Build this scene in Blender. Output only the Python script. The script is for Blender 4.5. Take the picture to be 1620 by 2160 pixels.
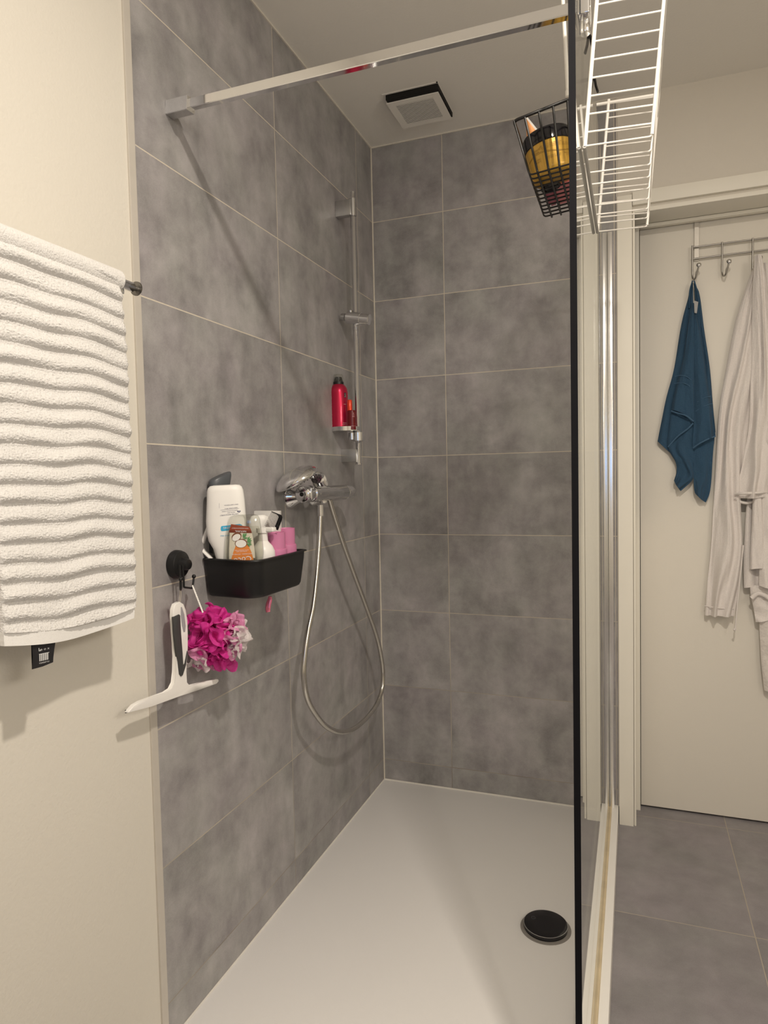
import bpy, bmesh, math, random
from mathutils import Vector, Matrix, noise
pi = math.pi
S = bpy.context.scene
COL = S.collection
for o in list(bpy.data.objects): bpy.data.objects.remove(o)

# ------------------------------------------------------------ camera
cam = bpy.data.objects.new('camera', bpy.data.cameras.new('camera'))
COL.objects.link(cam); S.camera = cam
cam.location = (0.9405, -2.4742, 1.2382)
cam.rotation_euler = (1.5210, 0.0212, 0.3541)
cam.data.sensor_fit = 'VERTICAL'; cam.data.sensor_height = 36.0
cam.data.lens = 1423.89 * 36.0 / 2160.0
cam.data.clip_start = 0.02

# ------------------------------------------------------------ light and exposure
S.view_settings.view_transform = 'Standard'; S.view_settings.look = 'None'
S.view_settings.gamma = 1.0; S.view_settings.use_curve_mapping = False
S.view_settings.exposure = 0.0
w = bpy.data.worlds.new('world'); S.world = w; w.use_nodes = True
w.node_tree.nodes['Background'].inputs[0].default_value = (0.6, 0.62, 0.66, 1)
w.node_tree.nodes['Background'].inputs[1].default_value = 0.0
def area(name, loc, power, color, size, rot=(0, 0, 0), shape='DISK', sy=None):
    l = bpy.data.lights.new(name, 'AREA'); l.shape = shape; l.size = size
    if sy: l.size_y = sy
    l.energy = power; l.color = color
    o = bpy.data.objects.new(name, l); COL.objects.link(o); o.location = loc; o.rotation_euler = rot
    return o
area('ceiling_spot', (1.17, -1.95, 2.485), 26, (1.0, 0.90, 0.775), 0.085)
area('added_fill', (2.27, -2.45, 1.95), 14, (1.0, 0.91, 0.80), 0.9, rot=(math.radians(90), 0, math.radians(90)), shape='RECTANGLE', sy=0.3)  # soft fill added to lighten shadows, no lamp known there

# ------------------------------------------------------------ helpers
ORG = {}
def new(name, bm, mat, parent=None, loc=None, smooth=True, ang=40):
    """link bm (world coordinates) as ONE mesh object"""
    org = ORG.get(parent, Vector((0, 0, 0))) if parent else Vector((0, 0, 0))
    if loc is not None: org = Vector(loc)
    me = bpy.data.meshes.new(name)
    bmesh.ops.remove_doubles(bm, verts=bm.verts, dist=1e-6)
    bmesh.ops.recalc_face_normals(bm, faces=bm.faces)
    bmesh.ops.translate(bm, verts=bm.verts, vec=-org)
    if smooth:
        ca = math.cos(math.radians(ang))
        for f in bm.faces: f.smooth = True
        for e in bm.edges:
            if len(e.link_faces) == 2:
                if e.link_faces[0].normal.dot(e.link_faces[1].normal) < ca: e.smooth = False
    bm.to_mesh(me); bm.free()
    for m in (mat if isinstance(mat, (list, tuple)) else [mat]): me.materials.append(m)
    o = bpy.data.objects.new(name, me); COL.objects.link(o)
    if parent: o.parent = parent
    if loc is not None: o.location = org - (ORG[parent] if parent else Vector((0, 0, 0)))
    ORG[o] = org
    return o
def tag(o, label=None, cat=None, group=None, kind=None):
    if label: o['label'] = label
    if cat: o['category'] = cat
    if group: o['group'] = group
    if kind: o['kind'] = kind
    return o
def thing(name, loc, label, cat, group=None):
    o = bpy.data.objects.new(name, None); COL.objects.link(o); o.location = loc
    o.empty_display_size = 0.05
    ORG[o] = Vector(loc)
    return tag(o, label, cat, group)
def struct(name, bm, mat, parent=None, smooth=False):
    o = new(name, bm, mat, parent, smooth=smooth); o['kind'] = 'structure'; return o
def BM(): return bmesh.new()
def box(bm, x0, y0, z0, x1, y1, z1, bev=0, seg=2):
    r = bmesh.ops.create_cube(bm, size=1.0)
    for v in r['verts']:
        v.co = Vector(((v.co.x+.5)*(x1-x0)+x0, (v.co.y+.5)*(y1-y0)+y0, (v.co.z+.5)*(z1-z0)+z0))
    if bev:
        es = list({e for v in r['verts'] for e in v.link_edges})
        bmesh.ops.bevel(bm, geom=es, offset=bev, segments=seg, affect='EDGES', profile=0.6)
    return r
def fillet(pts, rad, n=5):
    pts = [Vector(p) for p in pts]; out = [pts[0]]
    for i in range(1, len(pts)-1):
        a, b, c = pts[i-1], pts[i], pts[i+1]
        r = min(rad, (a-b).length*.45, (c-b).length*.45)
        p0 = b+(a-b).normalized()*r; p1 = b+(c-b).normalized()*r
        for k in range(n+1):
            t = k/n; out.append(p0*(1-t)**2+b*2*t*(1-t)+p1*t*t)
    out.append(pts[-1]); return out
def crom(pts, n=6):
    pts = [Vector(p) for p in pts]; P = [pts[0]*2-pts[1]]+pts+[pts[-1]*2-pts[-2]]; out = []
    for i in range(1, len(P)-2):
        a, b, c, d = P[i-1:i+3]
        for k in range(n):
            t = k/n
            out.append(.5*((2*b)+(c-a)*t+(2*a-5*b+4*c-d)*t*t+(-a+3*b-3*c+d)*t**3))
    out.append(pts[-1]); return out
def tube(bm, pts, r, n=8, closed=False, flat=1.0):
    pts = [Vector(p) for p in pts]; N = len(pts)
    rr = r if callable(r) else (lambda t: r)
    T = []
    for i in range(N):
        if closed: d = pts[(i+1) % N]-pts[i-1]
        else: d = pts[min(i+1, N-1)]-pts[max(i-1, 0)]
        T.append(d.normalized())
    up = Vector((0, 0, 1)) if abs(T[0].z) < .9 else Vector((1, 0, 0))
    nrm = (up-T[0]*up.dot(T[0])).normalized(); rings = []
    for i in range(N):
        nrm = (nrm-T[i]*nrm.dot(T[i])).normalized(); b = T[i].cross(nrm)
        R = rr(i/max(1, N-1))
        rings.append([bm.verts.new(pts[i]+nrm*math.cos(2*pi*k/n)*R+b*math.sin(2*pi*k/n)*R*flat) for k in range(n)])
    for i in range(N if closed else N-1):
        A, B = rings[i], rings[(i+1) % N]
        for k in range(n): bm.faces.new((A[k], A[(k+1) % n], B[(k+1) % n], B[k]))
    if not closed:
        bm.faces.new(list(reversed(rings[0]))); bm.faces.new(rings[-1])
def frame(axis):
    a = Vector(axis).normalized(); u = Vector((0, 0, 1)) if abs(a.z) < .9 else Vector((1, 0, 0))
    u = (u-a*u.dot(a)).normalized(); return a, u, a.cross(u)
def lathe(bm, o, axis, prof, n=32, sx=1.0, capa=True, capb=True):
    """prof: list of (distance along axis, radius)"""
    a, u, v = frame(axis); o = Vector(o); rings = []
    for h, r in prof:
        r = max(r, 1e-5)
        rings.append([bm.verts.new(o+a*h+u*math.cos(2*pi*k/n)*r+v*math.sin(2*pi*k/n)*r*sx) for k in range(n)])
    for A, B in zip(rings, rings[1:]):
        for k in range(n): bm.faces.new((A[k], A[(k+1) % n], B[(k+1) % n], B[k]))
    if capa: bm.faces.new(list(reversed(rings[0])))
    if capb: bm.faces.new(rings[-1])
def ball(bm, c, r, n=16): 
    bmesh.ops.create_uvsphere(bm, u_segments=n, v_segments=n//2+2, radius=r, matrix=Matrix.Translation(Vector(c)))
def slab(bm, pts, off, bev=0):
    """extrude a planar (possibly concave) outline by vector off"""
    off = Vector(off); A = [bm.verts.new(Vector(p)) for p in pts]; B = [bm.verts.new(Vector(p)+off) for p in pts]
    n = len(A); fs = [bm.faces.new(A), bm.faces.new(list(reversed(B)))]
    side = [bm.faces.new((A[i], B[i], B[(i+1) % n], A[(i+1) % n])) for i in range(n)]
    if bev:
        es = [e for f in fs for e in f.edges]
        bmesh.ops.bevel(bm, geom=es, offset=bev, segments=3, affect='EDGES', profile=.6, clamp_overlap=True)
    bmesh.ops.triangulate(bm, faces=[f for f in bm.faces if len(f.verts) > 4])
def resample(pts, n):
    pts = [Vector(p) for p in pts]; L = [0]
    for a, b in zip(pts, pts[1:]): L.append(L[-1]+(b-a).length)
    out = []; j = 0
    for i in range(n):
        d = L[-1]*i/(n-1)
        while j < len(pts)-2 and L[j+1] < d: j += 1
        t = (d-L[j])/max(1e-9, L[j+1]-L[j]); out.append(pts[j].lerp(pts[j+1], min(1, max(0, t))))
    return out
def sheet(bm, L, R, depth, thick=.012, nt=60, ns=36, axis=(0, -1, 0), hem=None):
    """draped cloth between two side lines; depth(s,t) pushes it out along axis"""
    L = resample(crom(L, 5), nt); R = resample(crom(R, 5), nt); ax = Vector(axis)
    F = []; K = []
    for i in range(nt):
        t = i/(nt-1); f = []; k = []
        for j in range(ns):
            s = j/(ns-1); p = L[i].lerp(R[i], s)
            if hem: p = p+Vector((0, 0, hem(s)*t**6))
            d = depth(s, t); e = min(1, math.sqrt(max(0, 4*s*(1-s)))*1.6)
            f.append(bm.verts.new(p+ax*(d*e+.5*thick*e))); k.append(bm.verts.new(p+ax*(d*e-.5*thick*e)))
        F.append(f); K.append(k)
    for i in range(nt-1):
        for j in range(ns-1):
            bm.faces.new((F[i][j], F[i+1][j], F[i+1][j+1], F[i][j+1]))
            bm.faces.new((K[i][j], K[i][j+1], K[i+1][j+1], K[i+1][j]))
        for j in (0, ns-1):
            if (F[i][j].co-K[i][j].co).length > 1e-6: bm.faces.new((F[i][j], K[i][j], K[i+1][j], F[i+1][j]))
    for i in (0, nt-1):
        for j in range(ns-1):
            try: bm.faces.new((F[i][j], F[i][j+1], K[i][j+1], K[i][j]))
            except ValueError: pass
def text_mesh(s, size, mat, parent, fn, name='lettering', align='CENTER', space=1.0):
    """lettering: built flat, every vertex carried onto a surface by fn(x, y)"""
    c = bpy.data.curves.new(name, 'FONT'); c.body = s; c.size = size; c.align_x = align; c.align_y = 'CENTER'
    c.resolution_u = 2; c.space_character = space
    t = bpy.data.objects.new(name+'_tmp', c); COL.objects.link(t)
    dg = bpy.context.evaluated_depsgraph_get(); me = bpy.data.meshes.new_from_object(t.evaluated_get(dg))
    bpy.data.objects.remove(t)
    bm = BM(); bm.from_mesh(me); bpy.data.meshes.remove(me)
    for v in bm.verts: v.co = fn(v.co.x, v.co.y)
    return new(name, bm, mat, parent, smooth=False)

# ------------------------------------------------------------ materials
def N(nt, t, **k):
    n = nt.nodes.new(t)
    for a, b in k.items(): setattr(n, a, b)
    return n
def basemat(name):
    m = bpy.data.materials.new(name); m.use_nodes = True
    return m, m.node_tree, m.node_tree.nodes['Principled BSDF']
def mat(name, col, rough=.5, metal=0, spec=.5, var=.06, vscale=30, bump=0, bscale=200, alpha=None, sub=0, coat=0, trans=0, ior=1.45, sheen=0):
    """principled with a little procedural variation and bump"""
    m, nt, b = basemat(name); L = nt.links
    tc = N(nt, 'ShaderNodeTexCoord'); nz = N(nt, 'ShaderNodeTexNoise'); nz.inputs['Scale'].default_value = vscale; nz.inputs['Detail'].default_value = 4
    L.new(tc.outputs['Object'], nz.inputs['Vector'])
    mx = N(nt, 'ShaderNodeMix', data_type='RGBA'); 
    c0 = [max(0, c*(1-var)) for c in col]; c1 = [min(1, c*(1+var)) for c in col]
    mx.inputs[6].default_value = (*c0, 1); mx.inputs[7].default_value = (*c1, 1)
    L.new(nz.outputs['Fac'], mx.inputs[0]); L.new(mx.outputs[2], b.inputs['Base Color'])
    b.inputs['Roughness'].default_value = rough; b.inputs['Metallic'].default_value = metal
    b.inputs['Specular IOR Level'].default_value = spec; b.inputs['IOR'].default_value = ior
    b.inputs['Coat Weight'].default_value = coat; b.inputs['Transmission Weight'].default_value = trans
    if sheen: b.inputs['Sheen Weight'].default_value = sheen; b.inputs['Sheen Roughness'].default_value = .6
    if alpha is not None: b.inputs['Alpha'].default_value = alpha
    if bump:
        n2 = N(nt, 'ShaderNodeTexNoise'); n2.inputs['Scale'].default_value = bscale; n2.inputs['Detail'].default_value = 3
        L.new(tc.outputs['Object'], n2.inputs['Vector'])
        bp = N(nt, 'ShaderNodeBump'); bp.inputs['Strength'].default_value = 1; bp.inputs['Distance'].default_value = bump
        L.new(n2.outputs['Fac'], bp.inputs['Height']); L.new(bp.outputs['Normal'], b.inputs['Normal'])
    return m
def math_(nt, op, a, b=None, c=None, clamp=False):
    n = N(nt, 'ShaderNodeMath', operation=op); n.use_clamp = clamp
    for i, v in enumerate((a, b, c)):
        if v is None: continue
        if isinstance(v, (int, float)): n.inputs[i].default_value = v
        else: nt.links.new(v, n.inputs[i])
    return n.outputs[0]
def tilemat(name, au, av, ou, ov, tw, th, base=(.345, .338, .332), grout=(.66, .60, .50), gw=.0014, dirty=True, amp=1.0, rough=.42):
    m, nt, b = basemat(name); L = nt.links
    tc = N(nt, 'ShaderNodeTexCoord'); sp = N(nt, 'ShaderNodeSeparateXYZ'); L.new(tc.outputs['Object'], sp.inputs[0])
    U = math_(nt, 'DIVIDE', math_(nt, 'SUBTRACT', sp.outputs[au], ou), tw); V = math_(nt, 'DIVIDE', math_(nt, 'SUBTRACT', sp.outputs[av], ov), th)
    def edge(q, w):
        f = math_(nt, 'FRACT', q); return math_(nt, 'MULTIPLY', math_(nt, 'MINIMUM', f, math_(nt, 'SUBTRACT', 1.0, f)), w)
    wob = N(nt, 'ShaderNodeTexNoise'); wob.inputs['Scale'].default_value = 60; L.new(tc.outputs['Object'], wob.inputs['Vector'])
    d = math_(nt, 'MINIMUM', edge(U, tw), edge(V, th)); d = math_(nt, 'ADD', d, math_(nt, 'MULTIPLY', math_(nt, 'SUBTRACT', wob.outputs['Fac'], .5), .0007))
    mask = math_(nt, 'SUBTRACT', 1.0, math_(nt, 'SMOOTHSTEP', d, gw*.6, gw*1.4)) if False else math_(nt, 'LESS_THAN', d, gw)
    # per tile shade
    cb = N(nt, 'ShaderNodeCombineXYZ'); L.new(math_(nt, 'FLOOR', U), cb.inputs[0]); L.new(math_(nt, 'FLOOR', V), cb.inputs[1])
    wn = N(nt, 'ShaderNodeTexWhiteNoise'); L.new(cb.outputs[0], wn.inputs['Vector'])
    # clouds shift from tile to tile
    va = N(nt, 'ShaderNodeVectorMath', operation='MULTIPLY_ADD'); L.new(wn.outputs['Color'], va.inputs[0]); va.inputs[1].default_value = (3, 3, 3); L.new(tc.outputs['Object'], va.inputs[2])
    def nz(sc, det, ro=.6, dist=0.0):
        n = N(nt, 'ShaderNodeTexNoise'); n.inputs['Scale'].default_value = sc; n.inputs['Detail'].default_value = det; n.inputs['Roughness'].default_value = ro
        n.inputs['Distortion'].default_value = dist; L.new(va.outputs[0], n.inputs['Vector']); return n.outputs['Fac']
    a1 = nz(7, 6, .62, .3); a2 = nz(22, 5, .6); a3 = nz(420, 2, .5)
    mpv = N(nt, 'ShaderNodeMapping'); mpv.inputs['Scale'].default_value = (1, 1, .22); L.new(va.outputs[0], mpv.inputs[0])
    n4 = N(nt, 'ShaderNodeTexNoise'); n4.inputs['Scale'].default_value = 16; n4.inputs['Detail'].default_value = 3; L.new(mpv.outputs[0], n4.inputs['Vector']); a4 = n4.outputs['Fac']
    s = math_(nt, 'ADD', math_(nt, 'MULTIPLY', math_(nt, 'SUBTRACT', a1, .5), 1.2*amp), math_(nt, 'MULTIPLY', math_(nt, 'SUBTRACT', a2, .5), .55*amp))
    s = math_(nt, 'ADD', s, math_(nt, 'MULTIPLY', math_(nt, 'SUBTRACT', a4, .5), .5*amp))
    s = math_(nt, 'ADD', s, math_(nt, 'MULTIPLY', math_(nt, 'SUBTRACT', a3, .5), .28))
    s = math_(nt, 'ADD', s, math_(nt, 'MULTIPLY', math_(nt, 'SUBTRACT', wn.outputs['Value'], .5), .10))
    s = math_(nt, 'ADD', s, 1.0)
    s = math_(nt, 'MAXIMUM', math_(nt, 'MINIMUM', s, 1.6), .5)
    hue = nz(5, 2); mxh = N(nt, 'ShaderNodeMix', data_type='RGBA'); L.new(hue, mxh.inputs[0])
    mxh.inputs[6].default_value = (base[0]*.97, base[1]*1.01, base[2]*.97, 1); mxh.inputs[7].default_value = (base[0]*1.05, base[1]*.97, base[2]*1.06, 1)
    vm = N(nt, 'ShaderNodeVectorMath', operation='SCALE'); L.new(mxh.outputs[2], vm.inputs[0]); L.new(s, vm.inputs['Scale'])
    g = N(nt, 'ShaderNodeMix', data_type='RGBA'); g.inputs[6].default_value = (*grout, 1); g.inputs[7].default_value = (.27, .24, .21, 1)
    if dirty:
        gn = N(nt, 'ShaderNodeTexNoise'); gn.inputs['Scale'].default_value = 6; L.new(tc.outputs['Object'], gn.inputs['Vector'])
        low = math_(nt, 'MULTIPLY', math_(nt, 'SUBTRACT', 1.25, sp.outputs[2]), .55, clamp=True)
        L.new(math_(nt, 'MULTIPLY', low, math_(nt, 'MULTIPLY', gn.outputs['Fac'], 2.4), clamp=True), g.inputs[0])
    else: g.inputs[0].default_value = .35
    fin = N(nt, 'ShaderNodeMix', data_type='RGBA'); L.new(mask, fin.inputs[0]); L.new(vm.outputs[0], fin.inputs[6]); L.new(g.outputs[2], fin.inputs[7])
    L.new(fin.outputs[2], b.inputs['Base Color'])
    L.new(math_(nt, 'ADD', math_(nt, 'MULTIPLY', mask, .4), math_(nt, 'ADD', math_(nt, 'MULTIPLY', a2, .18), rough-.09)), b.inputs['Roughness'])
    bp = N(nt, 'ShaderNodeBump'); bp.inputs['Distance'].default_value = .0006; bp.inputs['Strength'].default_value = .6
    L.new(math_(nt, 'SUBTRACT', math_(nt, 'MULTIPLY', a3, .12), mask), bp.inputs['Height']); L.new(bp.outputs['Normal'], b.inputs['Normal'])
    return m

M_wallL = tilemat('grey_concrete_tile_left', 1, 2, -.154, .12, .6, .3)
M_wallB = tilemat('grey_concrete_tile_back', 0, 2, .280, .12, .6, .3)
M_floor = tilemat('grey_concrete_floor_tile', 0, 1, .64, -.515, .6, .59, base=(.27, .258, .262), grout=(.52, .46, .38), gw=.0013, dirty=False, amp=.55, rough=.5)
M_paint = mat('cream_wall_paint', (.73, .695, .62), .85, var=.012, vscale=5, bump=.0006, bscale=160)
M_paintR = mat('beige_wall_paint', (.75, .705, .63), .85, var=.012, vscale=5, bump=.0006, bscale=160)
M_ceil = mat('ceiling_paint', (.89, .86, .80), .9, var=.01, vscale=5, bump=.0005, bscale=140)
M_trimp = mat('cream_gloss_trim', (.92, .885, .79), .45, var=.02, vscale=8)
M_door = mat('door_lacquer', (.85, .81, .73), .5, var=.012, vscale=3, bump=.0002, bscale=300)
M_chrome = mat('chrome', (.80, .80, .81), .07, 1, var=.01)
M_satin = mat('satin_chrome', (.62, .62, .62), .2, 1, var=.03)
M_steel = mat('brushed_steel', (.40, .385, .36), .3, 1, var=.05, vscale=80)
M_prof = mat('bright_profile_metal', (.86, .85, .84), .22, 1, var=.01)
M_strap = mat('dull_steel_strap', (.60, .57, .52), .5, .7, var=.04)
M_hose = mat('chrome_hose', (.62, .60, .56), .2, 1, var=.06, vscale=300)
M_alu = mat('tile_edge_profile', (.62, .58, .52), .5, .15, var=.05)
M_tray = mat('matt_white_tray', (.84, .825, .815), .6, spec=.3, var=.015, vscale=6, bump=.0002, bscale=700)
M_sill = mat('white_tray_rim', (.88, .86, .82), .35, var=.02, vscale=8)
M_silicone = mat('beige_silicone', (.70, .65, .56), .55, var=.15, vscale=40)
M_stain = mat('yellowed_sealant', (.64, .53, .35), .6, var=.3, vscale=14)
M_black = mat('black_plastic', (.010, .010, .011), .38, var=.1, vscale=90)
M_blackgloss = mat('black_gloss_plastic', (.012, .011, .013), .12, var=.05)
M_blackwire = mat('black_coated_wire', (.010, .009, .009), .35, var=.1)
M_edgedark = mat('refraction_dark_edge', (.006, .006, .008), .6, spec=.15, var=.1)  # near-black colour stands in for refraction darkening the glass edge
M_whitewire = mat('white_coated_wire', (.86, .83, .77), .3, var=.02)
M_greywire = mat('plain_grey_wire', (.42, .41, .38), .4, var=.06)  # even grey of the rack's bottom rod
M_white = mat('white_plastic', (.92, .90, .87), .32, var=.015)
M_whitem = mat('white_bottle_plastic', (.90, .885, .855), .4, var=.02, vscale=15)
M_dark = mat('dark_rubber_grip', (.055, .055, .055), .55, var=.1)
M_greyplastic = mat('slate_grey_plastic', (.085, .093, .105), .35, var=.06)
M_gapshade = mat('gap_shade', (.006, .005, .004), .8, var=.1)  # near-black colour stands for the shade inside gaps and recesses

def glassmat(name, tint, pw, base=.04, grazing=.96):
    """thin clear pane: reflection rises towards grazing view, the rest passes straight on"""
    m = bpy.data.materials.new(name); m.use_nodes = True; nt = m.node_tree; nt.nodes.clear(); L = nt.links
    g = N(nt, 'ShaderNodeNewGeometry'); dt = N(nt, 'ShaderNodeVectorMath', operation='DOT_PRODUCT')
    L.new(g.outputs['Normal'], dt.inputs[0]); L.new(g.outputs['Incoming'], dt.inputs[1])
    c = math_(nt, 'ABSOLUTE', dt.outputs['Value'])
    nz = N(nt, 'ShaderNodeTexNoise'); nz.inputs['Scale'].default_value = 9
    f = math_(nt, 'POWER', math_(nt, 'SUBTRACT', 1.0, c), pw)
    f = math_(nt, 'ADD', base, math_(nt, 'MULTIPLY', f, grazing), clamp=True)
    tr = N(nt, 'ShaderNodeBsdfTransparent'); tr.inputs[0].default_value = (*tint, 1)
    gl = N(nt, 'ShaderNodeBsdfGlossy'); gl.inputs['Roughness'].default_value = 0.0
    gc = N(nt, 'ShaderNodeMix', data_type='RGBA'); gc.inputs[6].default_value = (.965, .975, .965, 1); gc.inputs[7].default_value = (.99, .995, .985, 1)
    L.new(nz.outputs['Fac'], gc.inputs[0]); L.new(gc.outputs[2], gl.inputs[0])
    mx = N(nt, 'ShaderNodeMixShader'); L.new(f, mx.inputs[0]); L.new(tr.outputs[0], mx.inputs[1]); L.new(gl.outputs[0], mx.inputs[2])
    o = N(nt, 'ShaderNodeOutputMaterial'); L.new(mx.outputs[0], o.inputs[0]); return m
M_glass = glassmat('clear_screen_glass', (.99, .995, .99), 5.2)
M_clear = glassmat('clear_plastic', (.91, .915, .89), 2.2, .06, .7)

def terry(name, col, bump=.0012, sc=420, var=.1):
    m = mat(name, col, .95, spec=.15, var=var, vscale=sc*.6, bump=bump, bscale=sc, sheen=.06); return m
M_towel = terry('white_terry', (.76, .745, .725), .0022, 330, .07)
M_hem = mat('white_woven_hem', (.86, .85, .83), .9, spec=.1, var=.03, vscale=150, bump=.0004, bscale=600)
M_back = terry('plain_terry_back', (.78, .765, .75))  # even terry tone of the back layer, slightly lighter than the front
M_blue = terry('dark_blue_terry', (.042, .095, .165), .0020, 500, .16)
M_robe = terry('beige_terry', (.87, .82, .79), .0014, 430, .09)
M_tagb = mat('black_tag', (.014, .013, .015), .6, var=.1)

# ------------------------------------------------------------ room shell
bm = BM(); box(bm, -.12, -1.337, 0, 0, .12, 2.501); wl = struct('wall_left', bm, M_wallL)
bm = BM(); box(bm, -.12, -3.5, 0, -.002, -1.3565, 2.501); struct('wall_left_front', bm, M_paint)
bm = BM(); box(bm, 0, 0, 0, .888, .12, 2.501); struct('wall_back', bm, M_wallB)
# painted wall around the door opening (x .945 to 1.80, up to 2.12)
bm = BM(); box(bm, .8915, 0, 0, .945, .22, 2.501); box(bm, .945, 0, 2.125, 2.3, .22, 2.501); box(bm, 1.80, 0, 0, 2.3, .22, 2.125)
box(bm, .8, 0.0, 2.493, .8915, -.0012, 2.501)
struct('wall_back_right', bm, M_paintR)
bm = BM(); box(bm, 2.3, -3.5, 0, 2.42, .22, 2.501); struct('wall_right', bm, M_paint)
bm = BM(); box(bm, -.12, -3.62, 0, 2.42, -3.5, 2.501); struct('wall_front', bm, M_paint)
bm = BM(); box(bm, -.12, -3.62, 2.501, 2.42, .22, 2.62); struct('ceiling', bm, M_ceil)
bm = BM(); box(bm, -.12, -3.62, -.1, 2.42, .4, 0); struct('floor', bm, M_floor)
# unseen blue glowing panel behind the camera, added for cool reflections in the chrome
def emit(name, col, st):
    m, nt, b = basemat(name); b.inputs['Base Color'].default_value = (*col, 1)
    b.inputs['Emission Color'].default_value = (*col, 1); b.inputs['Emission Strength'].default_value = st; return m
cool_panel = thing('added_cool_panel', (1.1, -3.5, 1.35), None, None); cool_panel['kind'] = 'structure'
bm = BM(); box(bm, .85, -3.5, 1.35, 1.35, -3.485, 1.75); new('pane', bm, emit('blue_glow_pane', (.25, .5, 1.0), 1.6), cool_panel)
bm = BM()
for a in ((.81, 1.31, .85, 1.79), (1.35, 1.31, 1.39, 1.79)): box(bm, a[0], -3.5, a[1], a[2], -3.47, a[3])
for a in ((.85, 1.31, 1.35, 1.35), (.85, 1.75, 1.35, 1.79)): box(bm, a[0], -3.5, a[1], a[2], -3.47, a[3])
new('cool_panel_frame', bm, M_trimp, cool_panel)
# trims
bm = BM(); box(bm, -.008, -1.357, 0.0, .0025, -1.337, 2.501, .0012); struct('trim_1', bm, M_alu)
bm = BM(); box(bm, .886, -.0035, .06, .892, .004, 2.493, .0006); struct('trim_2', bm, M_alu)
bm = BM(); tube(bm, [(.0012, -.0012, .04), (.0012, -.0012, 2.5)], .0032, 8); struct('trim_3', bm, M_silicone)
bm = BM()
box(bm, 0, -.004, 2.4965, .888, 0, 2.501); box(bm, 0, -1.337, 2.4965, .004, -.004, 2.501)
struct('trim_4', bm, mat('white_ceiling_sealant', (.74, .70, .62), .6, var=.03))
bm = BM()
tube(bm, [(.0, -.002, .036), (.846, -.002, .036)], .004, 8); tube(bm, [(.001, -1.34, .036), (.001, -.002, .036)], .0028, 8)
struct('trim_5', bm, mat('white_tray_sealant', (.80, .77, .72), .5, var=.08, vscale=30))

# ------------------------------------------------------------ door
dr = thing('door_1', (1.37, .146, 0.0), None, None); dr['kind'] = 'structure'
bm = BM(); box(bm, .962, .146, .008, 1.778, .186, 2.105, .002); o = new('door_leaf', bm, M_door, dr)
bm = BM()
box(bm, .8892, -.014, .0, .9370, .002, 2.170, .0015)                 # left post
box(bm, .9385, -.014, 2.134, 1.8455, .002, 2.1785, .0015)            # head
box(bm, 1.802, -.014, .0, 1.8455, .002, 2.133, .0015)
new('architrave', bm, M_trimp, dr)
bm = BM()
box(bm, .9388, -.007, 0, .9455, .115, 2.124, .001); box(bm, .9455, -.007, 2.110, 1.795, .115, 2.124, .001); box(bm, 1.795, -.007, 0, 1.8015, .115, 2.124, .001)
new('door_jamb', bm, M_trimp, dr)
bm = BM()
box(bm, .9456, .115, 0, .9600, .135, 2.1095, .001); box(bm, .9600, .115, 2.098, 1.78, .135, 2.1095, .001); box(bm, 1.78, .115, 0, 1.7945, .135, 2.1095, .001)
new('door_stop', bm, M_trimp, dr)
bm = BM(); box(bm, .93, .187, -.001, 1.80, .30, 2.2); new('dark_hall', bm, M_gapshade, dr)

# ------------------------------------------------------------ shower tray
tr = thing('shower_tray', (.43, -.70, 0), 'matt white flat shower tray on the floor between tiled walls and glass screen', 'shower tray')
bm = BM(); box(bm, .001, -1.42, .0, .834, -.001, .035, .001); new('basin', bm, M_tray, tr)
bm = BM(); box(bm, .832, -1.42, .0, .8865, -.001, .064, .003, 3); o = new('rim', bm, M_sill, tr); o['label'] = 'raised white outer rim under the glass'
dc = (.7175, -.705)
bm = BM(); lathe(bm, (dc[0], dc[1], .035), (0, 0, 1), [(0, .066), (.0012, .066), (.0016, .058), (.0022, .058)], 48)
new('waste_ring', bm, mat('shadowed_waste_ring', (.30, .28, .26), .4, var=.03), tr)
bm = BM(); lathe(bm, (dc[0], dc[1], .0368), (0, 0, 1), [(0, .0545), (.0005, .0565), (.0095, .0570), (.0112, .0562), (.0118, .0545), (.0119, .03)], 64)
dcv = new('drain_cover', bm, [M_blackgloss], tr); dcv['label'] = 'round black glossy drain cover'
bm = BM(); lathe(bm, (dc[0], dc[1], .0479), (0, 0, 1), [(0, .0572), (.0006, .0570), (.0008, .0560)], 64, capb=False); new('bright_edge', bm, M_satin, dcv)
bm = BM(); tube(bm, [(dc[0]-.034+.0055*math.cos(a*pi/10), dc[1]+.013+.0055*math.sin(a*pi/10), .0489) for a in range(20)], .0005, 6, True); new('embossed_ring', bm, M_greyplastic, dcv)
bm = BM(); tube(bm, [(.8610, -1.375, .0650), (.8610, -.03, .0650)], .0042, 8); new('glass_sealant', bm, M_stain, tr)

# ------------------------------------------------------------ glass screen
gs = thing('shower_screen', (.854, -.69, .064), 'clear frameless glass shower screen standing on the tray rim', 'glass screen')
bm = BM(); box(bm, .850, -1.3745, .066, .858, -.004, 2.12, .0004, 1); new('glass_pane', bm, M_glass, gs)
bm = BM(); box(bm, .8485, -1.3755, .066, .8590, -1.3740, 2.12); new('dark_edge', bm, M_edgedark, gs)['label'] = 'dark near edge of the glass'
bm = BM(); box(bm, .8585, -.030, .064, .8735, -.0005, 2.052, .0012); box(bm, .836, -.030, .064, .8495, -.0005, 2.052, .0012); new('wall_profile', bm, M_prof, gs)['label'] = 'upright chrome wall profile'

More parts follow.
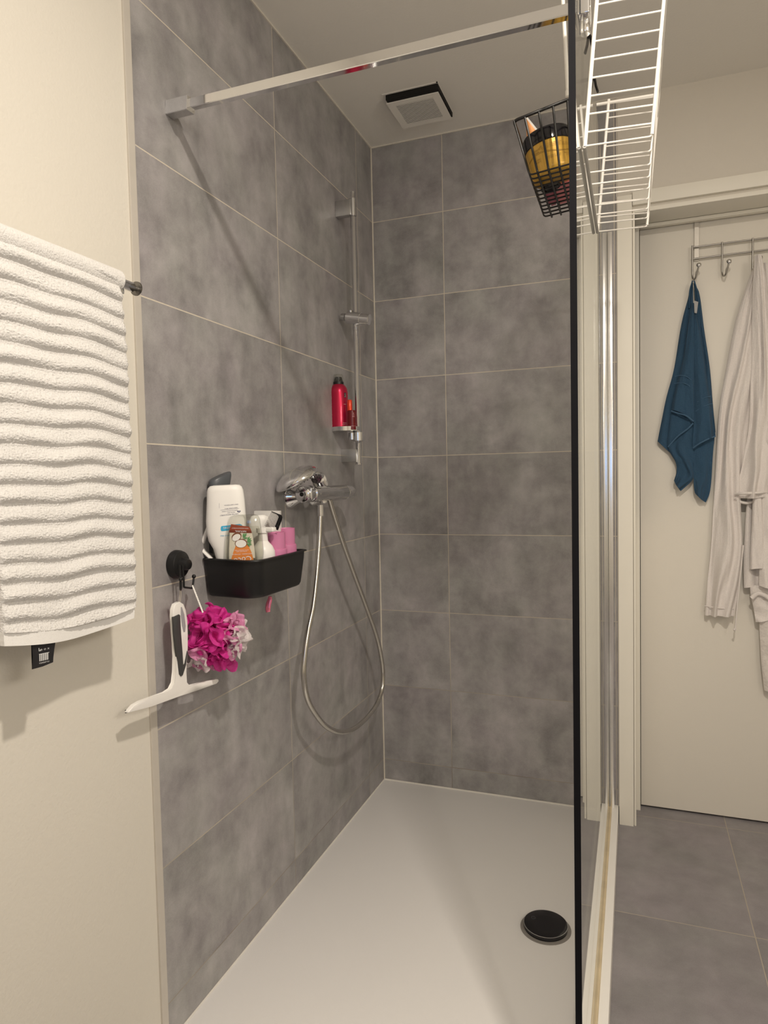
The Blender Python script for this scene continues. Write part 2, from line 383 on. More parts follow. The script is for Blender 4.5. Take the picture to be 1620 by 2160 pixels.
# ------------------------------------------------------------ support bar
B0 = Vector((0, -1.222, 2.043)); B1 = Vector((.866, -1.318, 1.977)); bd = (B1-B0).normalized()
sb = thing('support_bar', B0, 'square chrome bar running from tiled wall to the top of glass screen', 'support bar')
def obox(bm, o, ex, ey, ez, bev=0):
    """box from centre line o, half vectors ex ey ez"""
    vs = []
    for a in (-1, 1):
        for b in (-1, 1):
            for c in (-1, 1): vs.append(bm.verts.new(Vector(o)+Vector(ex)*a+Vector(ey)*b+Vector(ez)*c))
    fs = [(0, 1, 3, 2), (4, 6, 7, 5), (0, 4, 5, 1), (2, 3, 7, 6), (0, 2, 6, 4), (1, 5, 7, 3)]
    F = [bm.faces.new([vs[i] for i in f]) for f in fs]
    if bev: bmesh.ops.bevel(bm, geom=list({e for f in F for e in f.edges}), offset=bev, segments=2, affect='EDGES')
bz = bd.cross(Vector((0, 1, 0))).normalized(); 
if bz.z < 0: bz = -bz
by = bz.cross(bd).normalized()
bm = BM(); obox(bm, (B0+bd*.045+B1)/2, (B1-B0-bd*.045)/2, by*.0075, bz*.0095, .0012); new('bar', bm, M_chrome, sb, ang=30)
bm = BM(); obox(bm, B0+bd*.0315, bd*.031, by*.0125, bz*.0145, .001); new('wall_bracket', bm, M_chrome, sb, ang=30)
gc = B1+bd*.006
bm = BM(); box(bm, .8595, -1.340, 1.955, .878, -1.298, 2.035, .003, 3)
gcl = new('glass_clamp', bm, M_chrome, sb)
bm = BM(); lathe(bm, (.8695, -1.319, 1.955), (0, 0, -1), [(0, .0085), (.018, .0085), (.020, .007)], 24); new('clamp_knob', bm, M_chrome, gcl)

# ------------------------------------------------------------ extractor fan
fan = thing('extractor_fan', (.26, -.222, 2.501), 'square white slatted extractor fan grille in the ceiling above the shower', 'ceiling vent')
bm = BM(); box(bm, .176, -.314, 2.4835, .3545, -.128, 2.501); new('recess_shade', bm, M_gapshade, fan)  # dark block: shade around and behind the grille put into colour
gz = 2.4825; x0, x1, y0, y1 = .172, .350, -.296, -.124
bm = BM(); sx0, sx1, sy0, sy1 = .196, .326, -.273, -.147
box(bm, x0, y0, gz-.002, sx0, y1, gz+.001); box(bm, sx1, y0, gz-.002, x1, y1, gz+.001); box(bm, sx0, y0, gz-.002, sx1, sy0, gz+.001); box(bm, sx0, sy1, gz-.002, sx1, y1, gz+.001)
new('cover_plate', bm, M_ceil, fan, smooth=False)
bm = BM(); ns = 17
for k in range(ns):
    a = sy0+(sy1-sy0)*(k+.30)/ns; box(bm, sx0, a, gz-.002, sx1, a+(sy1-sy0)/ns*.52, gz-.0013)
new('slats', bm, M_ceil, fan, smooth=False)
bm = BM(); box(bm, .165, -.322, 2.4985, .356, -.316, 2.5005); box(bm, .3505, -.322, 2.4985, .3555, -.125, 2.5005); new('ceiling_rim', bm, M_ceil, fan, smooth=False)

# ------------------------------------------------------------ riser rail with slider and soap dish
RX, RY = .060, -.338
rl = thing('riser_rail', (RX, RY, 1.287), 'upright chrome shower rail with slider and soap dish on the left tiled wall', 'shower rail')
bm = BM(); lathe(bm, (RX, RY, 1.287), (0, 0, 1), [(0, .010), (.004, .0105), (.006, .009), (.90, .009), (.902, .0075), (.910, .0075)], 24); new('rail', bm, M_chrome, rl)
for nm, z0, z1 in (('wall_bracket', 2.120, 2.172), ('wall_bracket', 1.296, 1.340)):
    bm = BM(); box(bm, .0, RY-.012, z0, RX-.004, RY+.012, z1, .0015); new(nm, bm, M_satin, rl, ang=30)
bm = BM(); lathe(bm, (RX, RY, 2.118), (0, 0, 1), [(0, .0115), (.056, .0115)], 24); new('top_sleeve', bm, M_satin, rl)
bm = BM(); ax = Vector((1, -.04, -.20)).normalized(); c = Vector((RX, RY-.004, 1.779))
lathe(bm, c-ax*.030, ax, [(0, .010), (.002, .0205), (.052, .0205), (.053, .0185), (.084, .0180), (.086, .014)], 28)
sl = new('slider', bm, M_chrome, rl)
bm = BM(); lathe(bm, c-ax*.014+Vector((0, -.004, .014)), (0, -.2, 1), [(0, .007), (.010, .007), (.012, .005)], 16); lathe(bm, c-ax*.036, -ax, [(0, .013), (.014, .012), (.016, .009)], 20); new('slider_button', bm, M_satin, sl)
sd = Vector((.034, -.380, 1.398))
bm = BM(); lathe(bm, sd, (0, 0, 1), [(0, .044), (0, .0505), (.014, .0515), (.014, .0490), (.002, .0475), (.002, .0)], 40, capa=True, capb=False); dish = new('soap_dish', bm, M_chrome, rl)
bm = BM(); lathe(bm, (RX, RY, 1.366), (0, 0, 1), [(0, .017), (.002, .019), (.030, .019), (.032, .017)], 24); lathe(bm, (RX-.02, RY-.006, 1.372), (0, 0, 1), [(0, .012), (.024, .012)], 20); new('dish_clamp', bm, M_chrome, dish)

# foam can and small bottle on the dish
M_red = mat('metallic_crimson', (.50, .010, .055), .28, .55, var=.06, vscale=40, coat=.3)
M_redd = mat('deep_red_plastic', (.16, .008, .012), .2, var=.1)
M_orange = mat('orange_red_cap', (.85, .07, .03), .25, .3, var=.04)
M_pinkink = mat('pale_pink_ink', (.85, .45, .50), .5)
cx, cy, cz = .014, -.388, 1.4008
cn = thing('foam_can', (cx, cy, cz), 'crimson aerosol can with black nozzle standing on the soap dish', 'aerosol can')
bm = BM(); lathe(bm, (cx, cy, cz), (0, 0, 1), [(0, .028), (.002, .0310), (.126, .0310), (.140, .0285), (.149, .023), (.154, .0175)], 40); can = new('can', bm, M_red, cn)
bm = BM(); lathe(bm, (cx, cy, cz+.152), (0, 0, 1), [(0, .0160), (.002, .0178), (.010, .0175), (.012, .0150), (.022, .0120), (.026, .0115)], 28); new('nozzle', bm, M_black, cn)
bm = BM(); lathe(bm, (cx, cy, cz+.160), (0, 0, 1), [(0, .0172), (.022, .0165), (.027, .0140), (.028, .006)], 28, capa=False); new('clear_cap', bm, M_clear, cn)
def cyl(cx, cy, cz, r, a0):
    def fn(x, y):      # x runs around, y up
        a = a0+x/r; return Vector((cx+(r+.0004)*math.cos(a), cy+(r+.0004)*math.sin(a), cz+y))
    return fn
va = math.atan2(-2.474-cy, .94-cx)
f1 = cyl(cx, cy, cz, .0310, va-.95)
text_mesh('THE RITUAL OF AYURVEDA', .0105, M_pinkink, can, lambda x, y: f1(-y, .062+x*.92), space=1.0)
f2 = cyl(cx, cy, cz, .0310, va+.75)
bm = BM(); vs = [bm.verts.new(f2(a, b)) for a, b in ((-.0045, .108), (.0045, .108), (.0045, .124), (-.0045, .124))]; bm.faces.new(vs); new('dark_badge', bm, M_black, can)
for k, t_ in enumerate(('RI', 'TU', 'ALS')): text_mesh(t_, .0048, M_pinkink, can, lambda x, y, k=k: f2(x, .120-.0046*k+y)+Vector((.0002, -.0003, 0)))
text_mesh('foaming\nshower gel', .0050, M_pinkink, can, lambda x, y: f2(x-.004, .022+y))
text_mesh('ritual', .0050, M_pinkink, can, lambda x, y: f2(x-.002, .086+y))
cx2, cy2 = .066, -.404
b2 = thing('travel_bottle', (cx2, cy2, cz), 'small dark red bottle with orange cap beside the crimson can', 'bottle')
bm = BM(); lathe(bm, (cx2, cy2, cz), (0, 0, 1), [(0, .0125), (.001, .0140), (.062, .0140), (.064, .012)], 28); bd2 = new('bottle_body', bm, M_redd, b2)
bm = BM(); lathe(bm, (cx2-.006, cy2, cz+.062), (0, 0, 1), [(0, .0085), (.034, .0080), (.037, .006)], 24, sx=1.0); new('cap', bm, M_orange, b2)
f3 = cyl(cx2, cy2, cz, .0140, va+.2); text_mesh('RI\nTU\nALS', .0052, M_pinkink, bd2, lambda x, y: f3(x+.003, .048+y)); text_mesh('shower oil', .0036, M_pinkink, bd2, lambda x, y: f3(x+.002, .012+y))

# ------------------------------------------------------------ mixer
mx_ = thing('shower_mixer', (.0, -.62, 1.175), 'chrome thermostatic bar mixer on the left tiled wall below the rail', 'shower tap')
ma = Vector((0, 1, -.008)).normalized(); mo = Vector((.075, -.795, 1.1985))
bm = BM(); lathe(bm, mo+ma*.052, ma, [(0, .0225), (.001, .0240), (.232, .0240), (.2335, .0232)], 40); body = new('mixer_body', bm, M_chrome, mx_)
bm = BM(); lathe(bm, mo+ma*.287, ma, [(0, .0232), (.001, .0240), (.046, .0236), (.054, .021), (.057, .016), (.0575, .004)], 36); far_k = new('temperature_knob', bm, M_chrome, mx_)
bm = BM(); lathe(bm, mo+ma*.324+Vector((.0208, 0, 0)), (1, 0, 0), [(0, .004), (.003, .004), (.004, .002)], 16); new('safety_button', bm, M_satin, far_k)
bm = BM(); lathe(bm, mo, ma, [(0, .004), (0, .019), (.003, .0230), (.044, .0230), (.050, .021)], 36); near_k = new('flow_knob', bm, M_chrome, mx_)
bm = BM(); lathe(bm, mo-ma*.0006, -ma, [(0, .006), (.0005, .006)], 20); new('knob_hole_shade', bm, M_gapshade, near_k)  # dark disc painted on for the shade of the knob hole
bm = BM(); box(bm, mo.x+.004, mo.y+.010, mo.z-.016, mo.x+.026, mo.y+.026, mo.z+.018, .004, 3); new('knob_lever', bm, M_chrome, near_k)
bm = BM(); lathe(bm, mo+ma*.075+Vector((.0208, 0, 0)), (1, 0, 0), [(0, .004), (.003, .004), (.004, .002)], 16); new('stop_button', bm, M_satin, body)
for yy in (-.728, -.578):
    bm = BM(); lathe(bm, (.0005, yy, 1.190), (1, 0, 0), [(0, .034), (.003, .034), (.008, .0315), (.038, .0155), (.062, .0145)], 28); new('wall_flange', bm, M_chrome, mx_)
bm = BM(); lathe(bm, (.075, -.655, 1.180), (0, 0, -1), [(0, .012), (.010, .012), (.012, .010)], 20); new('outlet', bm, M_chrome, mx_)

# hose
HP = [(0.078,-0.6831,1.1687),(0.078,-0.6853,1.1465),(0.078,-0.6992,1.0577),(0.078,-0.7252,0.9537),(0.078,-0.7538,0.8693),(0.078,-0.789,0.8061),(0.078,-0.8118,0.7418),(0.078,-0.8185,0.6915),(0.078,-0.7998,0.6233),(0.078,-0.7485,0.5604),(0.078,-0.6773,0.4986),(0.078,-0.581,0.4482),(0.078,-0.4737,0.4213),(0.078,-0.3649,0.4186),(0.078,-0.2699,0.4325),(0.078,-0.2112,0.4683),(0.078,-0.1953,0.518),(0.078,-0.2047,0.575),(0.078,-0.2448,0.6656),(0.078,-0.3313,0.7842),(0.078,-0.4335,0.9143),(0.078,-0.5265,1.0376),(0.078,-0.6043,1.1538),(0.078,-0.6289,1.1978)]
HP = HP[1:]
hs = thing('shower_hose', HP[0], 'long chrome shower hose hanging in a loop below the mixer', 'hose')
HPp = crom(HP, 8); bm = BM(); tube(bm, HPp, .0080, 12); new('hose_tube', bm, M_hose, hs)
bm = BM(); top = Vector(HP[0]); lathe(bm, top+Vector((0, 0, .018)), (0, 0, -1), [(0, .0105), (.032, .0105), (.034, .0085), (.038, .008)], 24); new('hose_nut', bm, M_chrome, hs)

# hand shower resting on the mixer
hc = Vector((.060, -.792, 1.2400)); hn = Vector((-.36, -.30, .88)).normalized()
hh = thing('hand_shower', (.075, -.75, 1.22), 'large round chrome hand shower lying on top of the mixer', 'shower head')
bm = BM(); lathe(bm, hc-hn*.006, hn, [(0, .0590), (.0005, .0635), (.004, .0655), (.008, .0652), (.016, .060), (.025, .049), (.033, .032), (.037, .013), (.0375, .0)], 56); head = new('head_shell', bm, M_chrome, hh)
bm = BM(); lathe(bm, hc-hn*.010, hn, [(0, .050), (.001, .054), (.0045, .0565)], 48); face = new('spray_face', bm, M_satin, hh)
bm = BM()
a_, u_, v_ = frame(hn)
for ring, cnt in ((.047, 26), (.036, 20), (.024, 13), (.012, 7)):
    for k in range(cnt):
        p = hc-hn*.010+(u_*math.cos(2*pi*k/cnt)+v_*math.sin(2*pi*k/cnt))*ring; lathe(bm, p, -hn, [(0, .0017), (.0025, .0012)], 6)
new('rubber_nozzles', bm, M_dark, face)
hp = [hc+Vector((.040, .040, .004)), hc+Vector((.036, .080, .002)), Vector((.062, -.640, 1.222)), Vector((.058, -.585, 1.200))]
bm = BM(); tube(bm, crom(hp, 6), lambda t: .017-.005*t, 20); new('handle', bm, M_chrome, hh)
bm = BM(); q0 = hc+Vector((.040, .060, -.004)); qd = Vector((-.05, .9, -.25)).normalized()
lathe(bm, q0, qd, [(i*.0042+(j*.0021), (.0215-.0010*i)-(.0016 if j else 0)) for i in range(9) for j in (0, 1)], 28); new('ribbed_collar', bm, M_chrome, hh)

# ------------------------------------------------------------ caddy on the wall
ZR, ZB = 1.062, .972
cd = thing('shower_caddy', (.08, -1.05, ZB), 'black plastic storage basket fixed to the left tiled wall, full of bottles', 'basket')
def caddy_ring(z, ins, off=0):
    # x out of the wall, y along it; near outer corner strongly rounded
    x0, x1, y0, y1 = .0025+ins*.3, .158-ins, -1.183+ins, -.940-ins
    pts = []
    for (cx_, cy_, r, a0) in ((x1-.040, y0+.040, .040, -90), (x1-.014, y1-.014, .014, 0), (x0+.008, y1-.008, .008, 90), (x0+.008, y0+.008, .008, 180)):
        for k in range(9):
            a = math.radians(a0+90*k/8); pts.append(Vector((cx_+(r+off)*math.cos(a), cy_+(r+off)*math.sin(a), z)))
    # the end wall leans a little along the tiles
    for p in pts: p.y += (p.x-.158)*(-.16)*(1 if p.y < -1.06 else 0)
    return pts
bm = BM(); rings = []
for z, ins, off in ((ZR-.004, 0, 0), (ZR-.02, .001, 0), (ZB+.010, .008, 0), (ZB+.003, .011, 0), (ZB, .016, 0), (ZB+.002, .018, 0), (ZB+.012, .0115, 0), (ZR-.02, .0035, 0), (ZR, .0028, 0), (ZR+.0010, -.0005, 0), (ZR, -.0045, 0), (ZR-.003, -.0050, 0), (ZR-.004, 0, 0)):
    rings.append([bm.verts.new(p) for p in caddy_ring(z, ins)])
n = len(rings[0])
for A, B in list(zip(rings, rings[1:])):
    if A is rings[4]: continue
    for k in range(n): bm.faces.new((A[k], A[(k+1) % n], B[(k+1) % n], B[k]))
bm.faces.new(rings[4]); bm.faces.new(list(reversed(rings[5])))
new('basket_shell', bm, M_black, cd, ang=50)
bm = BM(); lathe(bm, (.0005, -1.05, 1.03), (1, 0, 0), [(0, .030), (.004, .029), (.012, .012)], 24); new('wall_pad', bm, M_black, cd)

class Bottle:
    """lofted bottle: sections (h, half width, half depth, sideways shift, exponent) around a base point"""
    def __init__(s, base, yaw, secs, tilt=0.0, pitch=0.0, n=44):
        s.o = Vector(base); s.r = Vector((math.cos(yaw), math.sin(yaw), 0)); s.f = Vector((math.sin(yaw), -math.cos(yaw), 0))
        s.u = Vector((0, 0, 1)); R = Matrix.Rotation(tilt, 3, s.f) @ Matrix.Rotation(pitch, 3, s.r); s.r = R @ s.r; s.u = R @ s.u; s.f = R @ s.f
        s.S = secs; s.n = n
    def at(s, h):
        S = s.S
        if h <= S[0][0]: return S[0][1:]
        for a, b in zip(S, S[1:]):
            if h <= b[0]:
                t = (h-a[0])/(b[0]-a[0]+1e-9); return [x+(y-x)*t for x, y in zip(a[1:], b[1:])]
        return S[-1][1:]
    def pt(s, w, h, e=.0006):
        W, D, c, p = s.at(h); q = min(.995, abs((w-c)/W)); d = D*(1-q**p)**(1/p); return s.o+s.r*w+s.u*h+s.f*(d+e)
    def build(s, name, m, parent):
        bm = BM(); rings = []
        for h, W, D, c, p in s.S:
            ring = []
            for k in range(s.n):
                a = 2*pi*k/s.n; ca, sa = math.cos(a), math.sin(a)
                x = W*math.copysign(abs(ca)**(2/p), ca)+c; y = D*math.copysign(abs(sa)**(2/p), sa); ring.append(bm.verts.new(s.o+s.r*x+s.f*y+s.u*h))
            rings.append(ring)
        for A, B in zip(rings, rings[1:]):
            for k in range(s.n): bm.faces.new((A[k], A[(k+1) % s.n], B[(k+1) % s.n], B[k]))
        bm.faces.new(list(reversed(rings[0]))); bm.faces.new(rings[-1]); return new(name, bm, m, parent, ang=35)
    def patch(s, bm, left, right, e=.0005, nt=14, ns=10):
        """label patch between two outlines [(w,h)...] of equal length"""
        def lerpl(P, t):
            f = t*(len(P)-1); i = min(int(f), len(P)-2); g = f-i; return (P[i][0]+(P[i+1][0]-P[i][0])*g, P[i][1]+(P[i+1][1]-P[i][1])*g)
        G = []
        for i in range(nt+1):
            a, b = lerpl(left, i/nt), lerpl(right, i/nt)
            G.append([bm.verts.new(s.pt(a[0]+(b[0]-a[0])*j/ns, a[1]+(b[1]-a[1])*j/ns, e)) for j in range(ns+1)])
        for i in range(nt):
            for j in range(ns): bm.faces.new((G[i][j], G[i][j+1], G[i+1][j+1], G[i+1][j]))
    def text(s, body, size, m, parent, w, h, flip=False, e=.0011, rot=0):
        ca, sa = math.cos(rot), math.sin(rot); k = -1 if flip else 1
        def fn(x, y): x, y = k*x, k*y; return s.pt(w+x*ca-y*sa, h+x*sa+y*ca, e)
        return text_mesh(body, size, m, parent, fn)
FACE = .52
M_ink = mat('navy_ink', (.03, .035, .13), .6); M_lblue = mat('sky_blue_ink', (.05, .42, .68), .5); M_whiteink = mat('white_ink', (.85, .85, .85), .5)
M_brown = mat('brown_label', (.30, .065, .03), .5, var=.12); M_brownd = mat('dark_brown_label', (.18, .035, .015), .5); M_orangel = mat('orange_label', (.72, .24, .05), .5)
M_cream = mat('cream_label', (.66, .62, .50), .5, var=.12, vscale=120); M_green = mat('palm_green', (.10, .28, .10), .6); M_shell = mat('coconut_shell', (.20, .08, .04), .7, var=.3); M_flesh = mat('coconut_flesh', (.82, .80, .76), .6)
# white lotion bottle, standing on its cap
wb = thing('lotion_bottle', (.060, -1.135, ZB), 'tall white lotion bottle standing upside down in the black caddy', 'bottle')
Bt = Bottle((.060, -1.135, ZB+.007), FACE, [(0, .020, .014, .012, 2.4), (.045, .021, .015, .012, 2.4), (.060, .030, .017, .006, 2.6), (.085, .0335, .018, .004, 2.8), (.105, .0355, .019, .002, 2.8), (.125, .0415, .020, -.002, 2.8), (.145, .0445, .021, -.002, 2.8), (.170, .0455, .021, -.001, 2.8), (.215, .0430, .020, .001, 2.8), (.238, .0410, .019, .001, 2.8), (.246, .0385, .0175, .001, 2.8), (.2505, .0335, .014, .001, 2.8), (.252, .024, .008, .001, 2.6)], tilt=.03)
wbb = Bt.build('bottle_body', M_whitem, wb)
bm = BM(); Bt.patch(bm, [(-.0115, .147), (-.0130, .151), (-.0120, .157), (-.0105, .1585)], [(.033, .149), (.036, .153), (.035, .158), (.030, .161)]); new('blue_pill', bm, M_lblue, wbb)
Bt.text('NOURISHING', .0066, M_whiteink, wbb, .0125, .1545, True, rot=.04)
Bt.text('FOR THE WHOLE FAMILY', .0036, M_ink, wbb, .008, .184, True, rot=.05); Bt.text('FOR ALL SKIN', .0028, M_ink, wbb, .013, .1885, True, rot=.05)
Bt.text('DERMATOLOGICALLY TESTED', .0026, M_ink, wbb, .010, .1925, True, rot=.05); Bt.text('BODY LOTION  400 ml', .0028, M_ink, wbb, .013, .1985, True, rot=.05); Bt.text('DAILY CARE FORMULA', .0030, M_ink, wbb, .014, .206, True, rot=.03)
bm = BM(); Bt.patch(bm, [(-.011, .1948), (-.011, .1952)], [(.031, .1968), (.031, .1972)], nt=1); Bt.patch(bm, [(-.013, .200), (-.0127, .200)], [(-.0125, .211), (-.0122, .211)], nt=2)
for k in range(5): Bt.patch(bm, [(.0265+k*.0016-.0006*(k == 0), .1865+.001*abs(k-2)), (.0262+k*.0016, .1905)], [(.0275+k*.0016, .1865+.001*abs(k-2)), (.0272+k*.0016, .1925)], nt=2, ns=2)
new('hand_emblem', bm, M_ink, wbb); Bt.text('BODY MILK', .0042, M_lblue, wbb, -.004, .1365, True)
# coconut shower gel
cb_ = thing('coconut_gel_bottle', (.100, -1.128, ZB), 'clear shower gel bottle with brown and orange coconut label in the caddy', 'bottle')
CO = (.104, -1.1400, ZB+.003)
Bc = Bottle(CO, FACE-.12, [(0, .022, .010, 0, 2.6), (.010, .026, .0125, 0, 2.6), (.060, .0400, .0140, 0, 2.8), (.100, .0445, .0145, 0, 2.8), (.135, .0420, .0140, .001, 2.8), (.163, .0375, .015, .003, 2.8), (.177, .0350, .014, .004, 2.8), (.184, .0315, .012, .004, 2.8), (.1875, .022, .008, .004, 2.6)], tilt=.02)
cbb = Bc.build('bottle_body', M_clear, cb_)
Bi = Bottle(CO, FACE-.12, [(.004, .020, .010, 0, 2.6), (.060, .0375, .0115, 0, 2.8), (.100, .0420, .012, 0, 2.8), (.135, .0390, .0115, .001, 2.8), (.154, .035, .0105, .002, 2.8), (.160, .033, .011, .002, 2.8)], tilt=.02)
mgel = glassmat('pale_gel', (.93, .925, .89), 3, .02, .2); Bi.build('gel', mgel, cb_)
bm = BM(); Bc.patch(bm, [(-.033, .088), (-.032, .104), (-.030, .130), (-.0285, .148)], [(.026, .088), (.026, .104), (.024, .130), (.0215, .147)], e=.0003); new('label_print', bm, M_cream, cbb)
bm = BM(); Bc.patch(bm, [(-.0300, .1485), (-.0275, .158), (-.0240, .1675)], [(.0215, .1450), (.0195, .154), (.0165, .160)], e=.0006); bm.verts.ensure_lookup_table(); new('brown_banner', bm, M_brown, cbb)
bm = BM(); Bc.patch(bm, [(-.0302, .149), (-.0290, .1545)], [(.0217, .1455), (.0206, .151)], e=.0009, nt=3); new('dark_banner', bm, M_brownd, cbb)
Bc.text('NATURAL', .0056, M_whiteink, cbb, -.003, .1505, True, e=.0015, rot=-.06); Bc.text('WITH COCONUT EXTRACT', .0030, M_whiteink, cbb, -.004, .1575, True, e=.0015, rot=-.06)
bm = BM(); Bc.patch(bm, [(-.027, .074), (-.028, .078), (-.029, .084), (-.0225, .103), (-.0160, .118), (-.010, .131)], [(.022, .074), (.0225, .078), (.023, .082), (.019, .101), (.013, .116), (.008, .129)], e=.0007, nt=24); new('orange_panel', bm, M_orangel, cbb)
def oval(bm, B, w, h, a, b, e, rot=0, n=26):
    c = bm.verts.new(B.pt(w, h, e)); vs = []
    for k in range(n):
        t = 2*pi*k/n; x, y = a*math.cos(t), b*math.sin(t); vs.append(bm.verts.new(B.pt(w+x*math.cos(rot)-y*math.sin(rot), h+x*math.sin(rot)+y*math.cos(rot), e)))
    for k in range(n): bm.faces.new((c, vs[k], vs[(k+1) % n]))
bm = BM(); oval(bm, Bc, -.0130, .1385, .0118, .0092, .0010, .5); oval(bm, Bc, -.0035, .1230, .0138, .0100, .0014); new('coconut_shells', bm, M_shell, cbb)
bm = BM(); oval(bm, Bc, -.0135, .1368, .0103, .0070, .0016, .5); oval(bm, Bc, -.0038, .1222, .0122, .0088, .0019); new('coconut_halves', bm, M_flesh, cbb)
bm = BM()
for k, (bw, bh, ang) in enumerate([(.001, .134, .1), (.001, .136, .6), (.001, .136, 1.2), (.010, .128, -.5), (.010, .128, 0.0), (.010, .128, .5), (.010, .124, -1.0), (.004, .137, 1.0), (.010, .129, .9), (.010, .122, -.3)]):
    L_ = .0120; pw = [(0, -.001), (.5, .0020), (1, 0), (.5, -.0020)]
    bm.faces.new([bm.verts.new(Bc.pt(bw+L_*(x*math.cos(ang)-y/ L_*math.sin(ang)), bh+L_*(x*math.sin(ang)+y/L_*math.cos(ang)), .0021)) for x, y in pw])
new('palm_leaves', bm, M_green, cbb)
Bc.text('Coco', .0185, M_whiteink, cbb, -.002, .0860, True, e=.0014, rot=.12); Bc.text('MOISTURIZING - SHOWER GEL', .0034, M_whiteink, cbb, -.003, .0985, True, e=.0014); Bc.text('ULTRA SOFT SKIN\nWITH COCONUT MILK', .0030, M_whiteink, cbb, -.003, .1060, True, e=.0014)
# white spout bottle in the middle
wc = thing('cream_bottle', (.108, -1.066, ZB), 'round white bottle with narrow neck and pump cap, between gel bottle and pink bottles', 'bottle')
bm = BM(); lathe(bm, (.108, -1.066, ZB+.003), (0, 0, 1), [(0, .026), (.003, .0285), (.080, .0285), (.096, .0275), (.108, .022), (.117, .014), (.121, .0115)], 40); new('bottle_body', bm, M_white, wc)
bm = BM(); lathe(bm, (.108, -1.066, ZB+.122), (0, 0, 1), [(0, .012), (.020, .0115), (.021, .015), (.032, .0155), (.033, .006)], 30); pc = new('pump_cap', bm, M_white, wc)
bm = BM(); box(bm, .104, -1.074, ZB+.145, .140, -1.056, ZB+.156, .003, 3); new('pump_spout', bm, M_white, pc)
# two pink bottles
M_pink = mat('pink_plastic', (.64, .22, .40), .4, var=.02); 
pk = []
def pinkb(x, y, lab, z=0.0):
    t = thing('pink_bottle', (x, y, ZB), lab, 'bottle', 'pink stepped bottles in the caddy')
    bm = BM(); lathe(bm, (x, y, ZB+.003), (0, 0, 1), [(0, .0240), (.002, .0258), (.092+z, .0258), (.096+z, .0250), (.097+z, .0235)], 36); new('bottle_body', bm, M_pink, t)
    bm = BM(); lathe(bm, (x, y, ZB+.1000+z), (0, 0, 1), [(0, .0222), (.040, .0222), (.0405, .0210), (.038, .0200), (.0375, .002)], 36); new('cap', bm, M_pink, t); return t
pinkb(.119, -1.022, 'pink stepped bottle in the caddy next to the round white bottle')
pinkb(.117, -.968, 'pink stepped bottle in the caddy at its far right end', .006)
# comb
cbm = thing('comb', (0.1302,-1.046,1.1288), 'black wide-toothed comb sticking up behind the pink bottles', 'comb')
CS = [(0.1207,-1.046,1.1655),(0.1413,-1.046,1.1584),(0.1491,-1.046,1.1557),(0.1513,-1.046,1.1507),(0.1495,-1.046,1.1437),(0.1383,-1.046,1.119),(0.132,-1.046,1.1211),(0.1281,-1.046,1.1239),(0.1418,-1.046,1.1521),(0.1357,-1.046,1.157),(0.1231,-1.046,1.1627)]
CB = [(0.1418,-1.046,1.1521),(0.1275,-1.046,1.1231),(0.121,-1.046,1.1631),(0.0996,-1.046,1.1287)]
bm = BM(); fw = Vector((.0015, -.0026, 0)); slab(bm, CS, fw)
b0_, b1_, t0_, t1_ = [Vector(p) for p in CB]
for k in range(12):
    a_ = b0_.lerp(b1_, k/12); b_ = b0_.lerp(b1_, (k+.45)/12); c_ = t0_.lerp(t1_, (k+.30)/12); d_ = t0_.lerp(t1_, (k+.05)/12)
    slab(bm, [a_+(a_-d_)*.12, b_+(b_-c_)*.12, c_, d_], fw)
new('comb_teeth_and_back', bm, M_blackgloss, cbm)
# white carton and rounded clear-white lid behind
ct = thing('white_carton', (.07, -.99, ZB), 'white card box standing at the back of the caddy behind the comb', 'box')
bm = BM(); e0 = Vector((0.046,-1,1.1632)); e1 = Vector((0.1187,-1,1.163)); r_ = (e1-e0); slab(bm, [e0, e0+r_, e0+r_+Vector((0, 0, -.115)), e0+Vector((0, 0, -.115))], (-.006, .018, 0)); new('carton', bm, M_white, ct, smooth=False)
tb = thing('white_tube', (.082, -1.03, ZB), 'milky white rounded bottle behind the clear coconut bottle', 'bottle')
Bx = Bottle((.078, -1.030, ZB+.003), FACE, [(0, .020, .011, 0, 2.4), (.12, .0265, .0125, 0, 2.5), (.165, .0260, .012, 0, 2.5), (.176, .021, .010, 0, 2.4), (.180, .014, .006, 0, 2.4)]); Bx.build('bottle_body', M_whitem, tb)
# bottle with grey slanted cap, behind on the left
gb = thing('grey_cap_bottle', (.020, -1.10, ZB), 'clear bottle with slanted slate grey cap behind the lotion bottle', 'bottle')
GO = (.0215, -1.120, ZB+.003)
Bg = Bottle(GO, 1.2, [(0, .0200, .0125, 0, 2.3), (.130, .0200, .0125, 0, 2.3), (.185, .0165, .0115, .000, 2.3), (.208, .0130, .010, .000, 2.3)], tilt=-.03); Bg.build('bottle_body', M_clear, gb)
Bg2 = Bottle(GO, 1.2, [(.2085, .0130, .010, .0, 2.2), (.222, .0165, .0115, .0, 2.2), (.240, .0225, .0135, .0, 2.2), (.257, .0275, .0150, .0, 2.3), (.267, .0295, .0155, .0, 2.3), (.275, .0290, .0150, .0, 2.3), (.2775, .0265, .0135, .0, 2.3), (.2782, .0210, .0100, .0, 2.2), (.2770, .0100, .004, .0, 2.2)], tilt=-.03)
cap = Bg2.build('cap', M_greyplastic, gb)
for v in cap.data.vertices:      # slanted top
    d = v.co+ORG[gb]-Bg2.o; h = d.dot(Bg2.u); x = d.dot(Bg2.r); k = max(0, min(1, (h-.228)/.040)); v.co += Bg2.u*(.42*x*k*k*(3-2*k))
